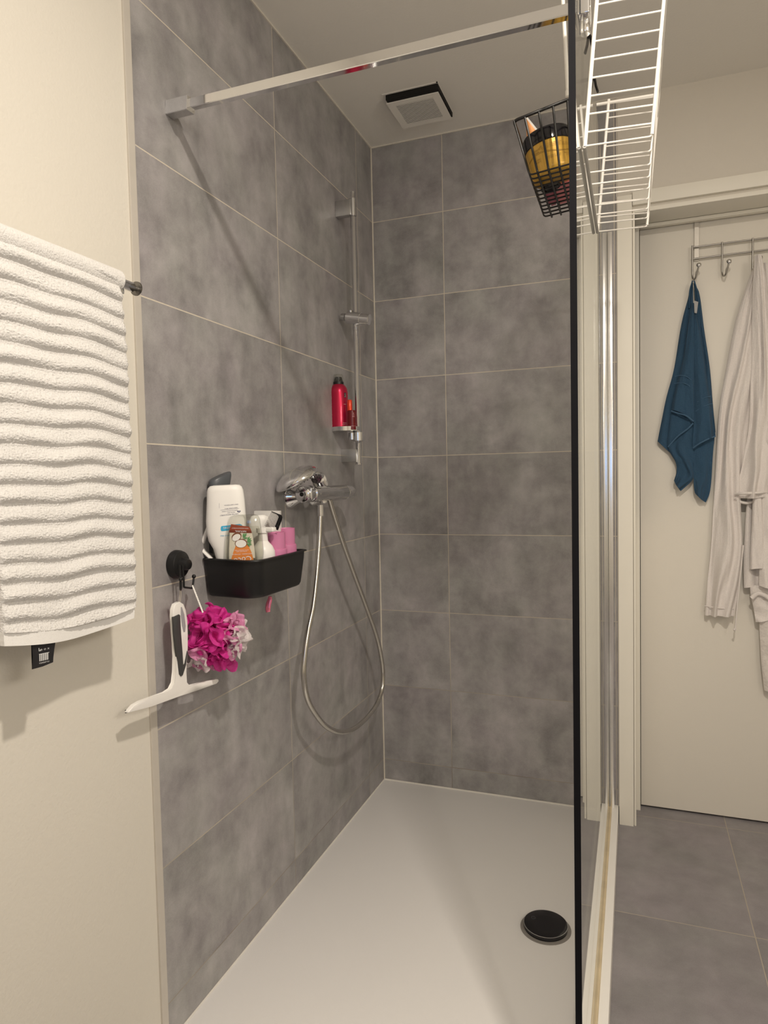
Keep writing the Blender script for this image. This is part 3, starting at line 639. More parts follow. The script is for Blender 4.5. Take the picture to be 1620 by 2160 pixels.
# white looped handle
lp = thing('looped_handle_brush', (0.0127,-1.15,1.0918), 'white looped plastic handle leaning out of the caddy beside lotion bottle', 'brush')
bm = BM(); tube(bm, fillet([(0.0205,-1.15,1.0587),(-0.0035,-1.15,1.0793),(-0.0062,-1.15,1.0915),(0.0144,-1.15,1.1338),(0.0142,-1.14,1.1397)], .006), .0042, 12, flat=1.6); new('loop', bm, M_white, lp)
bm = BM(); slab(bm, [(-0.0135,-1.13,1.0815),(-0.0105,-1.13,1.0905),(0.0008,-1.13,1.1098),(0.0088,-1.13,1.1121),(0.0084,-1.13,1.0695),(-0.0007,-1.13,1.0727)], (.0, .003, 0)); new('dark_inlay', bm, M_dark, lp)
# pink razor hanging under the caddy
rz = thing('razor', (0.1164,-1.06,0.941), 'small pink razor handle poking out below the black caddy', 'razor')
bm = BM(); tube(bm, crom([(0.1312,-1.08,0.9646),(0.1297,-1.08,0.9555),(0.1254,-1.08,0.9439),(0.1238,-1.08,0.9325),(0.1248,-1.08,0.9269)], 6), lambda t: .0042+.0026*math.sin(min(1, t*1.15)*pi*.8), 14, flat=.6); new('handle', bm, mat('pink_rubber', (.62, .16, .24), .45), rz)
bm = BM(); tube(bm, [(0.1336,-1.0845,0.9587), (0.1303,-1.0865,0.9386)], .0015, 8); new('pale_inlay', bm, M_pink, rz)

# ------------------------------------------------------------ suction hook
hk = thing('suction_hook', (0, -1.252, 1.06), 'black round suction hook on the tiled wall left of the caddy', 'hook')
hc0 = Vector((0, -1.2585, 1.061))
bm = BM(); lathe(bm, hc0, (1, 0, 0), [(0, .0300), (.003, .0312), (.012, .0305), (.014, .0290), (.018, .0285), (.0195, .0265), (.020, .004)], 44); new('suction_cup', bm, M_black, hk)
bm = BM(); lathe(bm, hc0+Vector((.019, 0, 0)), (1, 0, 0), [(0, .015), (.004, .0132), (.008, .0128), (.015, .0122), (.018, .0108), (.0188, .008)], 32); new('knob', bm, M_black, hk)
bm = BM(); tube(bm, fillet([(0.036,-1.2891,1.0636),(0.036,-1.288,1.0402),(0.036,-1.2885,1.019),(0.044,-1.2994,1.0129),(0.056,-1.3151,1.0169),(0.06,-1.3194,1.0346)], .005), .0026, 10); ball(bm, (0.06,-1.3191,1.0385), .0042); new('prong', bm, M_black, hk)
bm = BM(); tube(bm, fillet([(0.036,-1.2795,1.0624),(0.036,-1.2777,1.0387),(0.036,-1.2774,1.0142),(0.04,-1.2534,1.0084),(0.04,-1.247,1.0313)], .004), .0022, 10); ball(bm, (0.04,-1.2469,1.0334), .0045); new('prong', bm, M_black, hk)

# ------------------------------------------------------------ squeegee
def c5(pts, x): pass
sq = thing('squeegee', (.04, -1.30, .90), 'white squeegee with dark grip hanging from the black suction hook', 'squeegee')
SQ = [(0.046,-1.3062,0.9886),(0.046,-1.3202,0.9863),(0.046,-1.327,0.9758),(0.046,-1.3288,0.9605),(0.046,-1.3273,0.9443),(0.046,-1.3249,0.905),(0.046,-1.324,0.8768),(0.046,-1.3258,0.8458),(0.046,-1.3311,0.8236),(0.046,-1.3423,0.8132),(0.046,-1.3604,0.8109),(0.046,-1.4057,0.8155),(0.046,-1.4352,0.8176),(0.046,-1.4536,0.8162),(0.046,-1.4693,0.8088),(0.046,-1.4694,0.807),(0.046,-1.4067,0.7981),(0.046,-1.3191,0.7912),(0.046,-1.2546,0.7844),(0.046,-1.1842,0.7781),(0.046,-1.176,0.7811),(0.046,-1.1772,0.7858),(0.046,-1.1854,0.7893),(0.046,-1.2195,0.7938),(0.046,-1.2705,0.7995),(0.046,-1.2866,0.8047),(0.046,-1.2932,0.8124),(0.046,-1.2928,0.8366),(0.046,-1.2907,0.8562),(0.046,-1.2853,0.8851),(0.046,-1.2835,0.9151),(0.046,-1.2833,0.9453),(0.046,-1.2868,0.9681),(0.046,-1.294,0.9815)]
bm = BM(); slab(bm, SQ, (-.010, 0, 0), .0030); new('body', bm, M_white, sq, ang=50)
bm = BM(); slab(bm, [(0.0485,-1.332,0.9613),(0.0485,-1.3255,0.9619),(0.0485,-1.3125,0.9633),(0.0485,-1.309,0.9606),(0.0485,-1.3088,0.9209),(0.0485,-1.3063,0.8805),(0.0485,-1.3065,0.8505),(0.0485,-1.2983,0.8563),(0.0485,-1.2889,0.8802),(0.0485,-1.2953,0.8516),(0.0485,-1.3075,0.8329),(0.0485,-1.3132,0.8321),(0.0485,-1.3181,0.8378),(0.0485,-1.3213,0.8645),(0.0485,-1.3242,0.877),(0.0485,-1.3271,0.8955),(0.0485,-1.33,0.9257)], (-.005, 0, 0), .0012); new('grip', bm, M_dark, sq, ang=50)
bm = BM(); slab(bm, [(0.0465,-1.304,0.9766),(0.0465,-1.3,0.9769),(0.0465,-1.293,0.9594),(0.0465,-1.2896,0.9343),(0.0465,-1.292,0.9216),(0.0465,-1.2976,0.9218),(0.0465,-1.3023,0.937),(0.0465,-1.3051,0.9577)], (-.003, 0, 0), .0008); new('grey_inset', bm, mat('grey_soft_plastic', (.36, .35, .37), .5), sq, ang=50)
BL = [Vector(p) for p in ((0.04,-1.4685,0.8048), (0.04,-1.1704,0.7759))]
bm = BM(); slab(bm, [BL[0]+Vector((-.004, 0, 0)), BL[1]+Vector((-.004, 0, 0)), BL[1]+Vector((-.004, 0, .006)), BL[0]+Vector((-.004, 0, .006))], (.0015, 0, 0)); new('rubber_blade', bm, M_dark, sq)
bm = BM(); tube(bm, [(0.042,-1.3038,0.9864),(0.046,-1.3059,1.002),(0.05,-1.3088,1.0157),(0.05,-1.3057,1.0152),(0.046,-1.3011,1.0012),(0.042,-1.2999,0.9857)], .0009, 6); new('hanging_cord', bm, mat('clear_cord', (.55, .5, .44), .4), sq)

# ------------------------------------------------------------ bath pouf
random.seed(4)
pc0 = Vector((0.075,-1.2155,0.8903))
pf = thing('bath_pouf', pc0, 'magenta, pale pink and white mesh bath pouf hanging from the black hook', 'bath pouf')
def netmat(name, col, a):
    m, nt, b = basemat(name); L = nt.links; b.inputs['Base Color'].default_value = (*col, 1); b.inputs['Roughness'].default_value = .6
    tc = N(nt, 'ShaderNodeTexCoord'); vo = N(nt, 'ShaderNodeTexVoronoi', feature='DISTANCE_TO_EDGE'); vo.inputs['Scale'].default_value = 900; L.new(tc.outputs['Object'], vo.inputs['Vector'])
    f = math_(nt, 'LESS_THAN', vo.outputs['Distance'], .22); al = math_(nt, 'MULTIPLY_ADD', f, .45, a, clamp=True); L.new(al, b.inputs['Alpha'])
    b.inputs['Subsurface Weight'].default_value = 0; b.inputs['Transmission Weight'].default_value = 0
    tl = N(nt, 'ShaderNodeBsdfTranslucent'); tl.inputs[0].default_value = (*col, 1); ms = N(nt, 'ShaderNodeMixShader'); ms.inputs[0].default_value = .22
    out = nt.nodes['Material Output']; trn = N(nt, 'ShaderNodeBsdfTransparent'); m2 = N(nt, 'ShaderNodeMixShader')
    b.inputs['Alpha'].default_value = 1; L.remove(b.inputs['Alpha'].links[0])
    L.new(b.outputs[0], ms.inputs[1]); L.new(tl.outputs[0], ms.inputs[2]); L.new(al, m2.inputs[0]); L.new(trn.outputs[0], m2.inputs[1]); L.new(ms.outputs[0], m2.inputs[2]); L.new(m2.outputs[0], out.inputs[0]); return m
M_mag = netmat('magenta_net', (.72, .03, .33), .62); M_pal = netmat('pale_pink_net', (.82, .34, .58), .55); M_wht = netmat('white_net', (.82, .76, .76), .45)
def petal(bm, c, d, R, seed):
    """ruffled, folded frill: a strip curled round on itself with a waving rim"""
    a, u, v = frame(d); rnd = random.Random(seed); ph = rnd.random()*6; k1 = rnd.choice((2, 3)); tw = rnd.random()*pi; fl = .5+.4*rnd.random()
    nu, nv = 56, 12; G = []; k1 = rnd.choice((2, 3, 4))
    for i in range(nu+1):
        th = 2*pi*i/nu; row = []
        for j in range(nv+1):
            t = j/nv; rr = R*(.15+.85*t**.8)*(1+.22*math.sin(k1*th+ph)*t); h = R*(1.05*t**1.3)+R*.20*math.sin((k1+2)*th+ph*2)*t
            x = rr*math.cos(th); y = rr*math.sin(th)*fl+R*.25*math.sin(2*th+ph)*t
            x, y = x*math.cos(tw)-y*math.sin(tw), x*math.sin(tw)+y*math.cos(tw); curl = max(0, t-.65)*R*1.5
            nzv = noise.noise(Vector((x*90, y*70, seed)))*R*.28*t
            row.append(bm.verts.new(c+a*(h-curl+nzv)+u*(x*(1+curl*4))+v*(y*(1+curl*4))))
        G.append(row)
    for i in range(nu):
        for j in range(nv): bm.faces.new((G[i][j], G[i+1][j], G[i+1][j+1], G[i][j+1]))
vr = Vector((.80, .60, 0)).normalized(); vf = Vector((.58, -.78, .05)).normalized(); vu = Vector((0, 0, 1))
def pf_pt(u, v): return pc0+vr*((u-460)*.00104)+vu*((1348-v)*.00104)
groups = {'magenta': [], 'pale': [], 'white': []}
for (u, v, dz, R, g) in [(432, 1310, .01, .024, 'magenta'), (462, 1300, .0, .023, 'magenta'), (478, 1308, .012, .021, 'magenta'), (420, 1335, .02, .022, 'magenta'), (440, 1340, .036, .024, 'magenta'), (462, 1335, .036, .022, 'magenta'), (452, 1365, .034, .023, 'magenta'), (470, 1385, .020, .021, 'magenta'), (450, 1395, .012, .021, 'magenta'), (425, 1360, .024, .021, 'magenta'), (478, 1405, .0, .018, 'magenta'), (455, 1290, -.01, .022, 'magenta'), (415, 1300, -.01, .019, 'magenta'), (440, 1380, .0, .025, 'magenta'), (462, 1355, -.01, .030, 'magenta'), (483, 1330, .022, .020, 'magenta'),
    (492, 1330, .024, .024, 'pale'), (486, 1360, .030, .024, 'pale'), (505, 1312, .006, .020, 'pale'), (420, 1378, .026, .017, 'pale'), (495, 1385, .0, .020, 'pale'), (425, 1410, .0, .017, 'pale'), (440, 1412, -.01, .016, 'pale'),
    (504, 1340, .030, .018, 'white'), (508, 1362, .026, .021, 'white'), (498, 1376, .026, .016, 'white'), (425, 1392, .026, .016, 'white'), (408, 1398, .004, .016, 'white'), (512, 1350, .006, .018, 'white')]:
    groups[g].append((u, v, dz, R))
rp_ = random.Random(11)
for i in range(26):
    a0, r0_ = rp_.random()*2*pi, 46*math.sqrt(rp_.random())
    groups['magenta'].append((448+r0_*math.cos(a0)*.8, 1346+r0_*math.sin(a0)*1.25, -.015+.03*(1-r0_/50), .022+.006*rp_.random()))
for i in range(8):
    groups['pale'].append((494+14*rp_.uniform(-1, 1), 1348+38*rp_.uniform(-1, 1), rp_.uniform(-.015, .012), .022))
for i in range(4):
    groups['white'].append((504+8*rp_.uniform(-1, 1), 1352+22*rp_.uniform(-1, 1), rp_.uniform(-.01, .012), .020))
sd_ = 0
for g, m, side in (('magenta', M_mag, 0), ('pale', M_pal, 1), ('pale', M_pal, -1), ('white', M_wht, 1), ('white', M_wht, -1)):
    bm = BM()
    for (u, v, dz, R) in groups[g]:
        if side and (1 if u > 455 else -1) != side: continue
        sd_ += 1; R *= 1.2; c = pf_pt(u, v)+vf*(dz-.012); d = (c+vf*.03-pc0); d = (d.normalized()+vf*.5+Vector((random.uniform(-.4, .4), random.uniform(-.4, .4), random.uniform(-.4, .4)))).normalized()
        petal(bm, c-d*R*.5, d, R, sd_)
    o = new(g+'_frills', bm, m, pf, ang=80)
    o['label'] = {'magenta': 'magenta mesh frills', 'pale': 'pale pink mesh frills', 'white': 'white mesh frills'}[g]
bm = BM(); ra, rb = Vector((0.042,-1.2558,1.0151)), Vector((0.07,-1.2608,0.9583))
for ph in (0, pi): tube(bm, [ra.lerp(rb, i/50)+Vector((0, math.cos(i*.9+ph), math.sin(i*.9+ph)*.3))*.0012 for i in range(51)], .0013, 6)
new('twisted_cord', bm, M_white, pf)

# ------------------------------------------------------------ towel rail and white towel
tr2 = thing('towel_rail', (0, -1.45, 1.60), 'short dark chrome towel rail end showing beside the white towel', 'towel rail')
RZ = 1.600; RXx = .074
bm = BM(); lathe(bm, (RXx, -1.84, RZ), (0, 1, 0), [(0, .009), (.392, .009), (.394, .0075), (.396, .005), (.402, .005)], 28); new('rail', bm, M_chrome, tr2)
bm = BM(); lathe(bm, (RXx, -1.4385, RZ), (0, 1, 0), [(0, .008), (.0005, .0128), (.0030, .0132), (.0034, .0125)], 32); new('end_cap', bm, mat('dark_chrome', (.22, .21, .20), .25, 1), tr2)
bm = BM(); box(bm, -.002, -1.485, RZ-.018, RXx, -1.468, RZ-.008, .002); new('wall_arm', bm, M_chrome, tr2)

tw = thing('ribbed_towel', (.07, -1.62, 1.60), 'thick white ribbed terry towel hanging folded over the rail on the left wall', 'towel')
RE = [(0.1,-1.5025,1.6),(0.1,-1.4922,1.5722),(0.1,-1.4889,1.5248),(0.1,-1.4857,1.4753),(0.1,-1.4859,1.408),(0.1,-1.4861,1.3404),(0.1,-1.4885,1.2554),(0.1,-1.4909,1.1701),(0.1,-1.4933,1.0846),(0.1,-1.4945,1.0417),(0.1,-1.4995,0.9969)]
REz = sorted([(p[2], p[1]) for p in RE])
def redge(z):
    if z <= REz[0][0]: return REz[0][1]
    for a, b in zip(REz, REz[1:]):
        if z <= b[0]: return a[1]+(b[1]-a[1])*(z-a[0])/(b[0]-a[0]+1e-9)
    return REz[-1][1]
def rib(p):     # 0..1 downwards inside one rib
    p = p % 1.0
    if p < .16: return .0015*math.sin(p/.16*pi)*.4
    q = (p-.16)/.84; return .0085*math.sin(pi*q**1.55)**.75
def towel(bm, front, zb, side, ys0, disp):
    NZ, NY = 620, 150; ztop = RZ+.020; G = []
    for i in range(NZ+1):
        row = []
        z = ztop-(ztop-zb)*i/NZ
        for j in range(NY+1):
            s = j/NY; yr = redge(z)+.0; y = ys0+(yr-ys0)*s
            wob = .010*noise.noise(Vector((s*2.2, z*2.0, 3.1)))+.006*math.sin(s*5.2+z*3)
            zc = z+(.010*noise.noise(Vector((s*2.5+4, z*1.6, .7)))-.006*math.sin(s*3.1+.5))
            ph = (ztop-zc)/.0292; k = rib(ph)*(.85+.5*noise.noise(Vector((s*4, ph, 1)))) if disp else 0
            e = min(1, (1-s)/.03)**.5*min(1, s/.03)**.5; k *= .25+.75*e
            top = max(0, (z-(RZ-.010))/.030); xb = .088-.014*top**2
            low = (ztop-z)/(ztop-zb); xb += wob*low*.8+.003*low
            tz = z-.004*math.sin(s*pi)*low
            tz += (zb2(s)-zb)*low**3
            fz = .0016*noise.noise(Vector((y*420, z*420, 1)))+.0012*noise.noise(Vector((y*900, z*900, 2))) if disp else 0
            row.append(Vector((xb+k+fz*(1 if k > .0006 else .3), y+(.002*noise.noise(Vector((z*90, 0, s))) if s > .98 or s < .02 else 0), tz)))
        G.append(row)
    return G
def zb2(s): return TBL+(TBR-TBL)*s-.018*math.sin(pi*s)*.5
TBL = (0.093,-1.766,1.0086)[2]; TBR = (0.093,-1.4926,0.996)[2]; ZBM = (TBL+TBR)/2
G = towel(None, True, ZBM, 1, -1.765, True)
NZ, NY = len(G)-1, len(G[0])-1; hem_i = int(NZ*.968)
def grid_bm(G, i0, i1, thick):
    bm = BM(); F = [[bm.verts.new(p) for p in row] for row in G[i0:i1+1]]
    K = [[bm.verts.new(Vector((min(p.x, .0)*0+p.x*.0+q, p.y, p.z))) for p, q in zip(row, [.0875-.014*max(0, (r.z-(RZ-.010))/.030)**2-thick for r in row])] for row in G[i0:i1+1]]
    n0, n1 = len(F), len(F[0])
    for i in range(n0-1):
        for j in range(n1-1):
            bm.faces.new((F[i][j], F[i+1][j], F[i+1][j+1], F[i][j+1])); bm.faces.new((K[i][j], K[i][j+1], K[i+1][j+1], K[i+1][j]))
        for j in (0, n1-1): bm.faces.new((F[i][j], K[i][j], K[i+1][j], F[i+1][j]))
    for i in (0, n0-1):
        for j in range(n1-1): bm.faces.new((F[i][j], F[i][j+1], K[i][j+1], K[i][j]))
    return bm
new('front_drop', grid_bm(G, 0, hem_i, .006), M_towel, tw, ang=75)
for row in G[hem_i:]:
    for j, p in enumerate(row): p.x = .0905+.0025*math.sin(j*.05)+.006*noise.noise(Vector((j/NY*2.2, 2.0, 3.1)))
new('woven_hem', grid_bm(G, hem_i, NZ, .005), M_hem, tw, ang=60)
bm = BM()
def bd_(s, t): return .004*math.sin(s*9+t*2)
sheet(bm, [(.050, -1.80, RZ+.004), (.052, -1.80, 1.3), (.055, -1.80, 1.018)], [(.050, -1.49, RZ+.004), (.052, -1.53, 1.3), (.055, -1.56, 1.03)], bd_, .006, 40, 30, axis=(1, 0, 0)); new('back_drop', bm, M_back, tw)
bm = BM(); tube(bm, [(.074, -1.765, RZ+.001), (.074, -1.60, RZ+.0015), (.074, -1.487, RZ+.001)], .0195, 24); new('rail_fold', bm, M_towel, tw)
TG = [(0.09,-1.7179,1.0053),(0.09,-1.7167,0.9812),(0.09,-1.7187,0.9622),(0.09,-1.6995,0.9613),(0.09,-1.6796,0.9627),(0.09,-1.678,0.975),(0.09,-1.6733,0.9926)]
bm = BM(); slab(bm, TG, (-.0006, 0, 0)); tgo = new('care_tag', bm, M_tagb, tw); tgo['label'] = 'black care tag with white bar code'
ta, tb2, tc2 = Vector((0.0905,-1.7172,0.9814)), Vector((0.0905,-1.6783,0.9781)), Vector((0.0905,-1.7172,0.9662))
def tagf(x, y): return ta+(tb2-ta)*x+(tc2-ta)*y+Vector((.0004, 0, 0))
bm = BM()
for k in range(15):
    x_ = .30+k*.030; w_ = .012 if k % 3 else .020; bm.faces.new([bm.verts.new(tagf(*p)) for p in ((x_, -.08), (x_+w_, -.08), (x_+w_-.01, .62), (x_-.01, .62))])
bm.faces.new([bm.verts.new(tagf(*p)) for p in ((.29, -.12), (.78, -.12), (.78, -.08), (.29, -.08))])
new('bar_code', bm, M_whiteink, tgo, smooth=False)
tl_ = (tb2-ta).length
text_mesh('L', .010, M_whiteink, tgo, lambda x, y: tagf(.33+x/tl_, -.55-y/.021)); text_mesh('40  O  X', .005, M_whiteink, tgo, lambda x, y: tagf(.56+x/tl_, -.50-y/.021)); text_mesh('1234567 01', .0042, M_whiteink, tgo, lambda x, y: tagf(.52+x/tl_, .82-y/.021))

# ------------------------------------------------------------ black wire basket hanging inside the glass
bk = thing('black_wire_basket', (.80, -1.0, 1.82), 'black wire basket hooked over the glass inside the shower, holding jars', 'basket')
yn, yf = -1.130, -.905
# corners: near end panel rim / floor, outer and glass side; the basket sags away from the glass
An, Bn = Vector((0.7256,-1.13,1.9201)), Vector((0.8504,-1.13,1.9425)); Cn, Dn = Vector((0.7542,-1.13,1.813)), Vector((0.848,-1.13,1.8225))
Bn.x = .846; Dn.x = .846; dy = Vector((0, yf-yn, 0)); dyt = Vector((0, .265, 0)); An2 = An-Vector((0, .012, 0)); Bn2 = Bn-Vector((0, .012, 0))
Af, Bf, Cf, Df = An+dyt, Bn+dyt, Cn+dy, Dn+dy
bm = BM(); tube(bm, fillet([An+(Bn-An)*.5, An, Af, Bf, Bn, An+(Bn-An)*.5], .010, 5), .0030, 10); new('top_rim', bm, M_blackwire, bk)
bm = BM()
for t in (.17, .39, .61, .83):        # wires along the length: down near end, under the floor, up far end
    a, b, c, d = An.lerp(Bn, t), Cn.lerp(Dn, t), Cf.lerp(Df, t)+Vector((0, .012, 0)), Af.lerp(Bf, t)
    tube(bm, fillet([a, b, c], .006, 4), .0022, 8); tube(bm, fillet([Cf.lerp(Df, t), d], .006, 4), .0016, 8)
new('long_wires', bm, M_blackwire, bk)
bm = BM()
for k in range(12):       # cross wires: down the outer side, under the floor, up the glass side
    t = k/11; a, b, c, d = An.lerp(Af, t), Cn.lerp(Cf, t), Dn.lerp(Df, t), Bn.lerp(Bf, t)
    tube(bm, fillet([a, b, c, d], .007, 4), .0017, 8)
new('cross_wires', bm, M_blackwire, bk)
for yy in (-.992, -.836):
    bm = BM(); tube(bm, fillet([(.8435, yy, 1.96), (.8440, yy, 2.117), (.8465, yy, 2.126), (.8600, yy, 2.127), (.8625, yy, 2.110), (.8665, yy, 2.096)], .003, 4), .0028, 8, flat=2.2); new('hook', bm, M_blackwire, bk)
# jar
M_gold = mat('golden_jar', (.62, .36, .055), .32, .25, var=.05, coat=.2); M_goldi = mat('dark_gold_print', (.36, .21, .04), .5)
bup = (An-Cn).normalized(); bout = Vector((1, 0, .18)).normalized(); bup = Vector((-.17, 0, 1)).normalized()
jr = thing('hair_mask_jar', Vector((0.792,-1.06,1.8325)), 'golden jar with black lid lying in the black wire basket', 'jar')
jc = Vector((0.7947,-1.06,1.8265)); ja = Vector((-.20, -.02, 1)).normalized()
bm = BM(); lathe(bm, jc, ja, [(0, .038), (.003, .0425), (.012, .0455), (.060, .0462), (.061, .044)], 48); jb = new('jar_body', bm, M_gold, jr)
bm = BM(); lathe(bm, jc+ja*.060, ja, [(0, .0470), (.001, .0482), (.022, .0480), (.026, .0462), (.027, .040)], 48); new('lid', bm, M_blackgloss, jr)
a_, u_, v_ = frame(ja); jv = math.atan2((cam.location-jc).dot(v_), (cam.location-jc).dot(u_))
def jf(x, y, e=.0005): an = jv+x/.0462; return jc+ja*y+(u_*math.cos(an)+v_*math.sin(an))*(.0455+.0007*min(1, y/.06)+e)
for (bx, by_, s_, txt) in ((-.026, .046, .0046, 'ULTIMATE\nREPAIR'), (-.024, .028, .0040, 'MASK\n300 ml'), (.006, .048, .0032, 'APPLY TO TOWEL DRIED HAIR\nLEAVE IN AND RINSE WELL\nFOR SOFT SMOOTH HAIR'), (.006, .026, .0032, 'INGREDIENTS  AQUA\nGLYCERIN  PARFUM'), (.036, .046, .0034, 'NET 300 ml\nMADE IN EU'), (.036, .026, .0036, 'RECYCLE\n12 M')):
    text_mesh(txt, s_, M_goldi, jb, lambda x, y, bx=bx, by_=by_: jf(bx+x, by_+y))
bm = BM()
for y_ in (.0365, .0385): tube(bm, [jf(-.05+.1*i/30, y_+.004*math.sin(i*.2), .0002) for i in range(31)], .00035, 5)
new('printed_lines', bm, M_goldi, jb)
# orange tube
ot = thing('orange_tube', (0.7469,-1.04,1.888), 'orange tube with pale crimped end beside the golden jar', 'tube')
T0, T1 = Vector((0.7473,-1.015,1.8842)), Vector((0.7502,-1.045,1.9566)); tu = (T1-T0).normalized(); tr_ = Vector((.86, .4, -.30)).normalized(); tf = tu.cross(tr_)
bm = BM(); rings = []
for k in range(13):
    t = k/12; W = .012+.004*t; D = .012*(1-t)+.0006; c_ = T0.lerp(T1, t)
    rings.append([bm.verts.new(c_+tr_*W*math.cos(2*pi*j/24)+tf*D*math.sin(2*pi*j/24)-tu*.012*t*(math.cos(2*pi*j/24)+1)) for j in range(24)])
for A, B in zip(rings, rings[1:]):
    for j in range(24): bm.faces.new((A[j], A[(j+1) % 24], B[(j+1) % 24], B[j]))
bm.faces.new(rings[0]); bm.faces.new(rings[-1]); tbd = new('tube_body', bm, mat('orange_tube', (.75, .33, .12), .3, .2), ot)
bm = BM(); e0 = T1+tr_*.016-tu*.024; e1 = T1-tr_*.016; slab(bm, [e0, e1, e1+tu*.006, e0+tu*.006], tf*.0012); new('crimped_end', bm, M_white, ot)
# pink pot and small dark compact on the basket floor
M_coral = mat('coral_pink', (.95, .33, .35), .35, var=.05)
pp = thing('pink_pot', (.80, -.96, 1.80), 'coral pink pot lying on the floor of the black wire basket', 'pot')
fl = Cn+Vector((.012, .085, .004)); ez = bout
bm = BM(); obox(bm, Cn.lerp(Dn, .64)+Vector((-.004, .150, .030)), (.028, 0, .004), (0, .058, 0), (-.003, 0, .021), .008); new('pot_body', bm, M_coral, pp)
bm = BM(); obox(bm, Cn.lerp(Dn, .24)+Vector((0, .165, .022)), (.010, 0, .002), (0, .040, 0), (-.002, 0, .012), .005); new('pot_lid', bm, mat('dusty_pink', (.55, .16, .22), .4), pp)
kc = thing('compact', (.765, -1.0, 1.80), 'small black and gold compact in the black wire basket under the jar', 'compact')
bm = BM(); lathe(bm, (Cn.lerp(Dn, .32)+Vector((0, .10, .006))), (-.2, 0, 1), [(0, .018), (.001, .020), (.010, .020), (.012, .018)], 30); new('case', bm, M_blackgloss, kc)
bm = BM(); lathe(bm, (Cn.lerp(Dn, .32)+Vector((-.0008, .10, .010))), (-.2, 0, 1), [(0, .0202), (.0025, .0202)], 30); new('gold_band', bm, mat('pale_gold', (.75, .60, .30), .25, .8), kc)

# ------------------------------------------------------------ white wire rack outside the glass
rk = thing('white_wire_rack', (.92, -1.0, 1.80), 'white wire rack hooked over the glass screen on the bathroom side', 'wire rack')
RN, RF, RB_ = -1.234, -.796, 1.800
def lean(z): return (z-RB_)*.088
def rp(x, y, z): return Vector((x+lean(z), y, z))
XI, XO = .863, .970
bm = BM()      # near side upright goes up, over the glass edge and down inside
tube(bm, fillet([rp(XI, RN, RB_), rp(XI, RN, 2.10), Vector((.892, RN, 2.150)), Vector((.828, RN, 2.150)), Vector((.826, RN, 2.10)), Vector((.8355, RN, 1.895))], .012, 5), .0034, 12); new('hanging_upright', bm, M_whitewire, rk)
bm = BM(); tube(bm, [rp(XI, RF, RB_), rp(XI, RF, 2.094)], .0034, 12); new('hanging_upright', bm, M_whitewire, rk)
bm = BM(); tube(bm, fillet([rp(XO, RF, RB_), rp(XO, RF, 2.085), rp(XO, RN, 2.16), rp(XO, RN, RB_)], .012, 5), .0030, 10); new('outer_frame', bm, M_whitewire, rk)
bm = BM()
for k in range(11): z = RB_+.012+.0295*(k+.4); tube(bm, [rp(XI, RN, z), rp(XO, RN, z-.006)], .0017, 8)
new('near_rungs', bm, M_whitewire, rk)
bm = BM()
for k in range(9): z = RB_+.030+.0315*(k+.1); tube(bm, [rp(XI, RF, z), rp(XO, RF, z-.006)], .0017, 8)
tube(bm, [(.8620, RF, 2.088), rp(XO, RF, 2.083)], .0036, 10); new('far_rungs', bm, M_whitewire, rk)
bm = BM()
for k in range(9):
    y = RN+(RF-RN)*k/8; x = XI; tube(bm, fillet([rp(XI, y, RB_+.001), rp(XO, y, RB_-.003), rp(XO, y, RB_+.235)], .005, 4), .0016, 8)
new('floor_wires', bm, M_whitewire, rk)
bm = BM()
for z in (RB_+.03, RB_+.06, RB_+.235): tube(bm, [rp(XO+.001, RN, z), rp(XO+.001, RF, z)], .0016, 8)
new('front_wires', bm, M_whitewire, rk)
bm = BM(); tube(bm, [rp(XI-.0005, RN-.002, RB_), rp(XI-.0005, RF+.002, RB_)], .0034, 10); new('bottom_rod', bm, M_greywire, rk)
bm = BM(); lathe(bm, (.8355, RN, 1.889), (0, 0, 1), [(0, .003), (.001, .0046), (.010, .0046), (.012, .0035)], 16); new('rubber_tip', bm, M_whitewire, rk)

# ------------------------------------------------------------ over-door hook rail
hr = thing('over_door_hook_rail', (1.35, .13, 1.99), 'brushed steel hook rail hung over the top of the door', 'hook rail')
hy = .128
R0, R1 = Vector((1.1326,0.128,2.0136)), Vector((1.1327,0.128,1.9742)); zt_, zb_ = R0.z, R1.z; xs = [(1.1319,0.128,1.9831)[0]+.0925*k for k in range(6)]
for z in (zt_, zb_):
    bm = BM(); tube(bm, [(xs[0]-.001, hy+.004, z), (xs[5]+.001, hy+.004, z)], .0030, 10); new('cross_rod', bm, M_steel, hr)
for k, x in enumerate(xs[:4]):
    bm = BM(); zz = zt_+.004; tube(bm, fillet([(x, hy-.002, zz), (x, hy-.002, zz-.105), (x+.003, hy-.006, zz-.118), (x+.008, hy-.022, zz-.118), (x+.017, hy-.032, zz-.082)], .007, 5), .0030, 10); hkk = new('hook', bm, M_steel, hr)
    bm = BM(); ball(bm, (x+.0175, hy-.0325, zz-.077), .0086); new('hook_ball', bm, M_chrome, hkk)
for x in ((1.1462,0.14,2.0493)[0], xs[5]-.012):
    bm = BM(); box(bm, x-.0070, .1385, zb_-.006, x+.0070, .1400, 2.1065); box(bm, x-.0070, .1385, 2.1062, x+.0070, .1900, 2.1075); new('door_strap', bm, M_strap, hr)

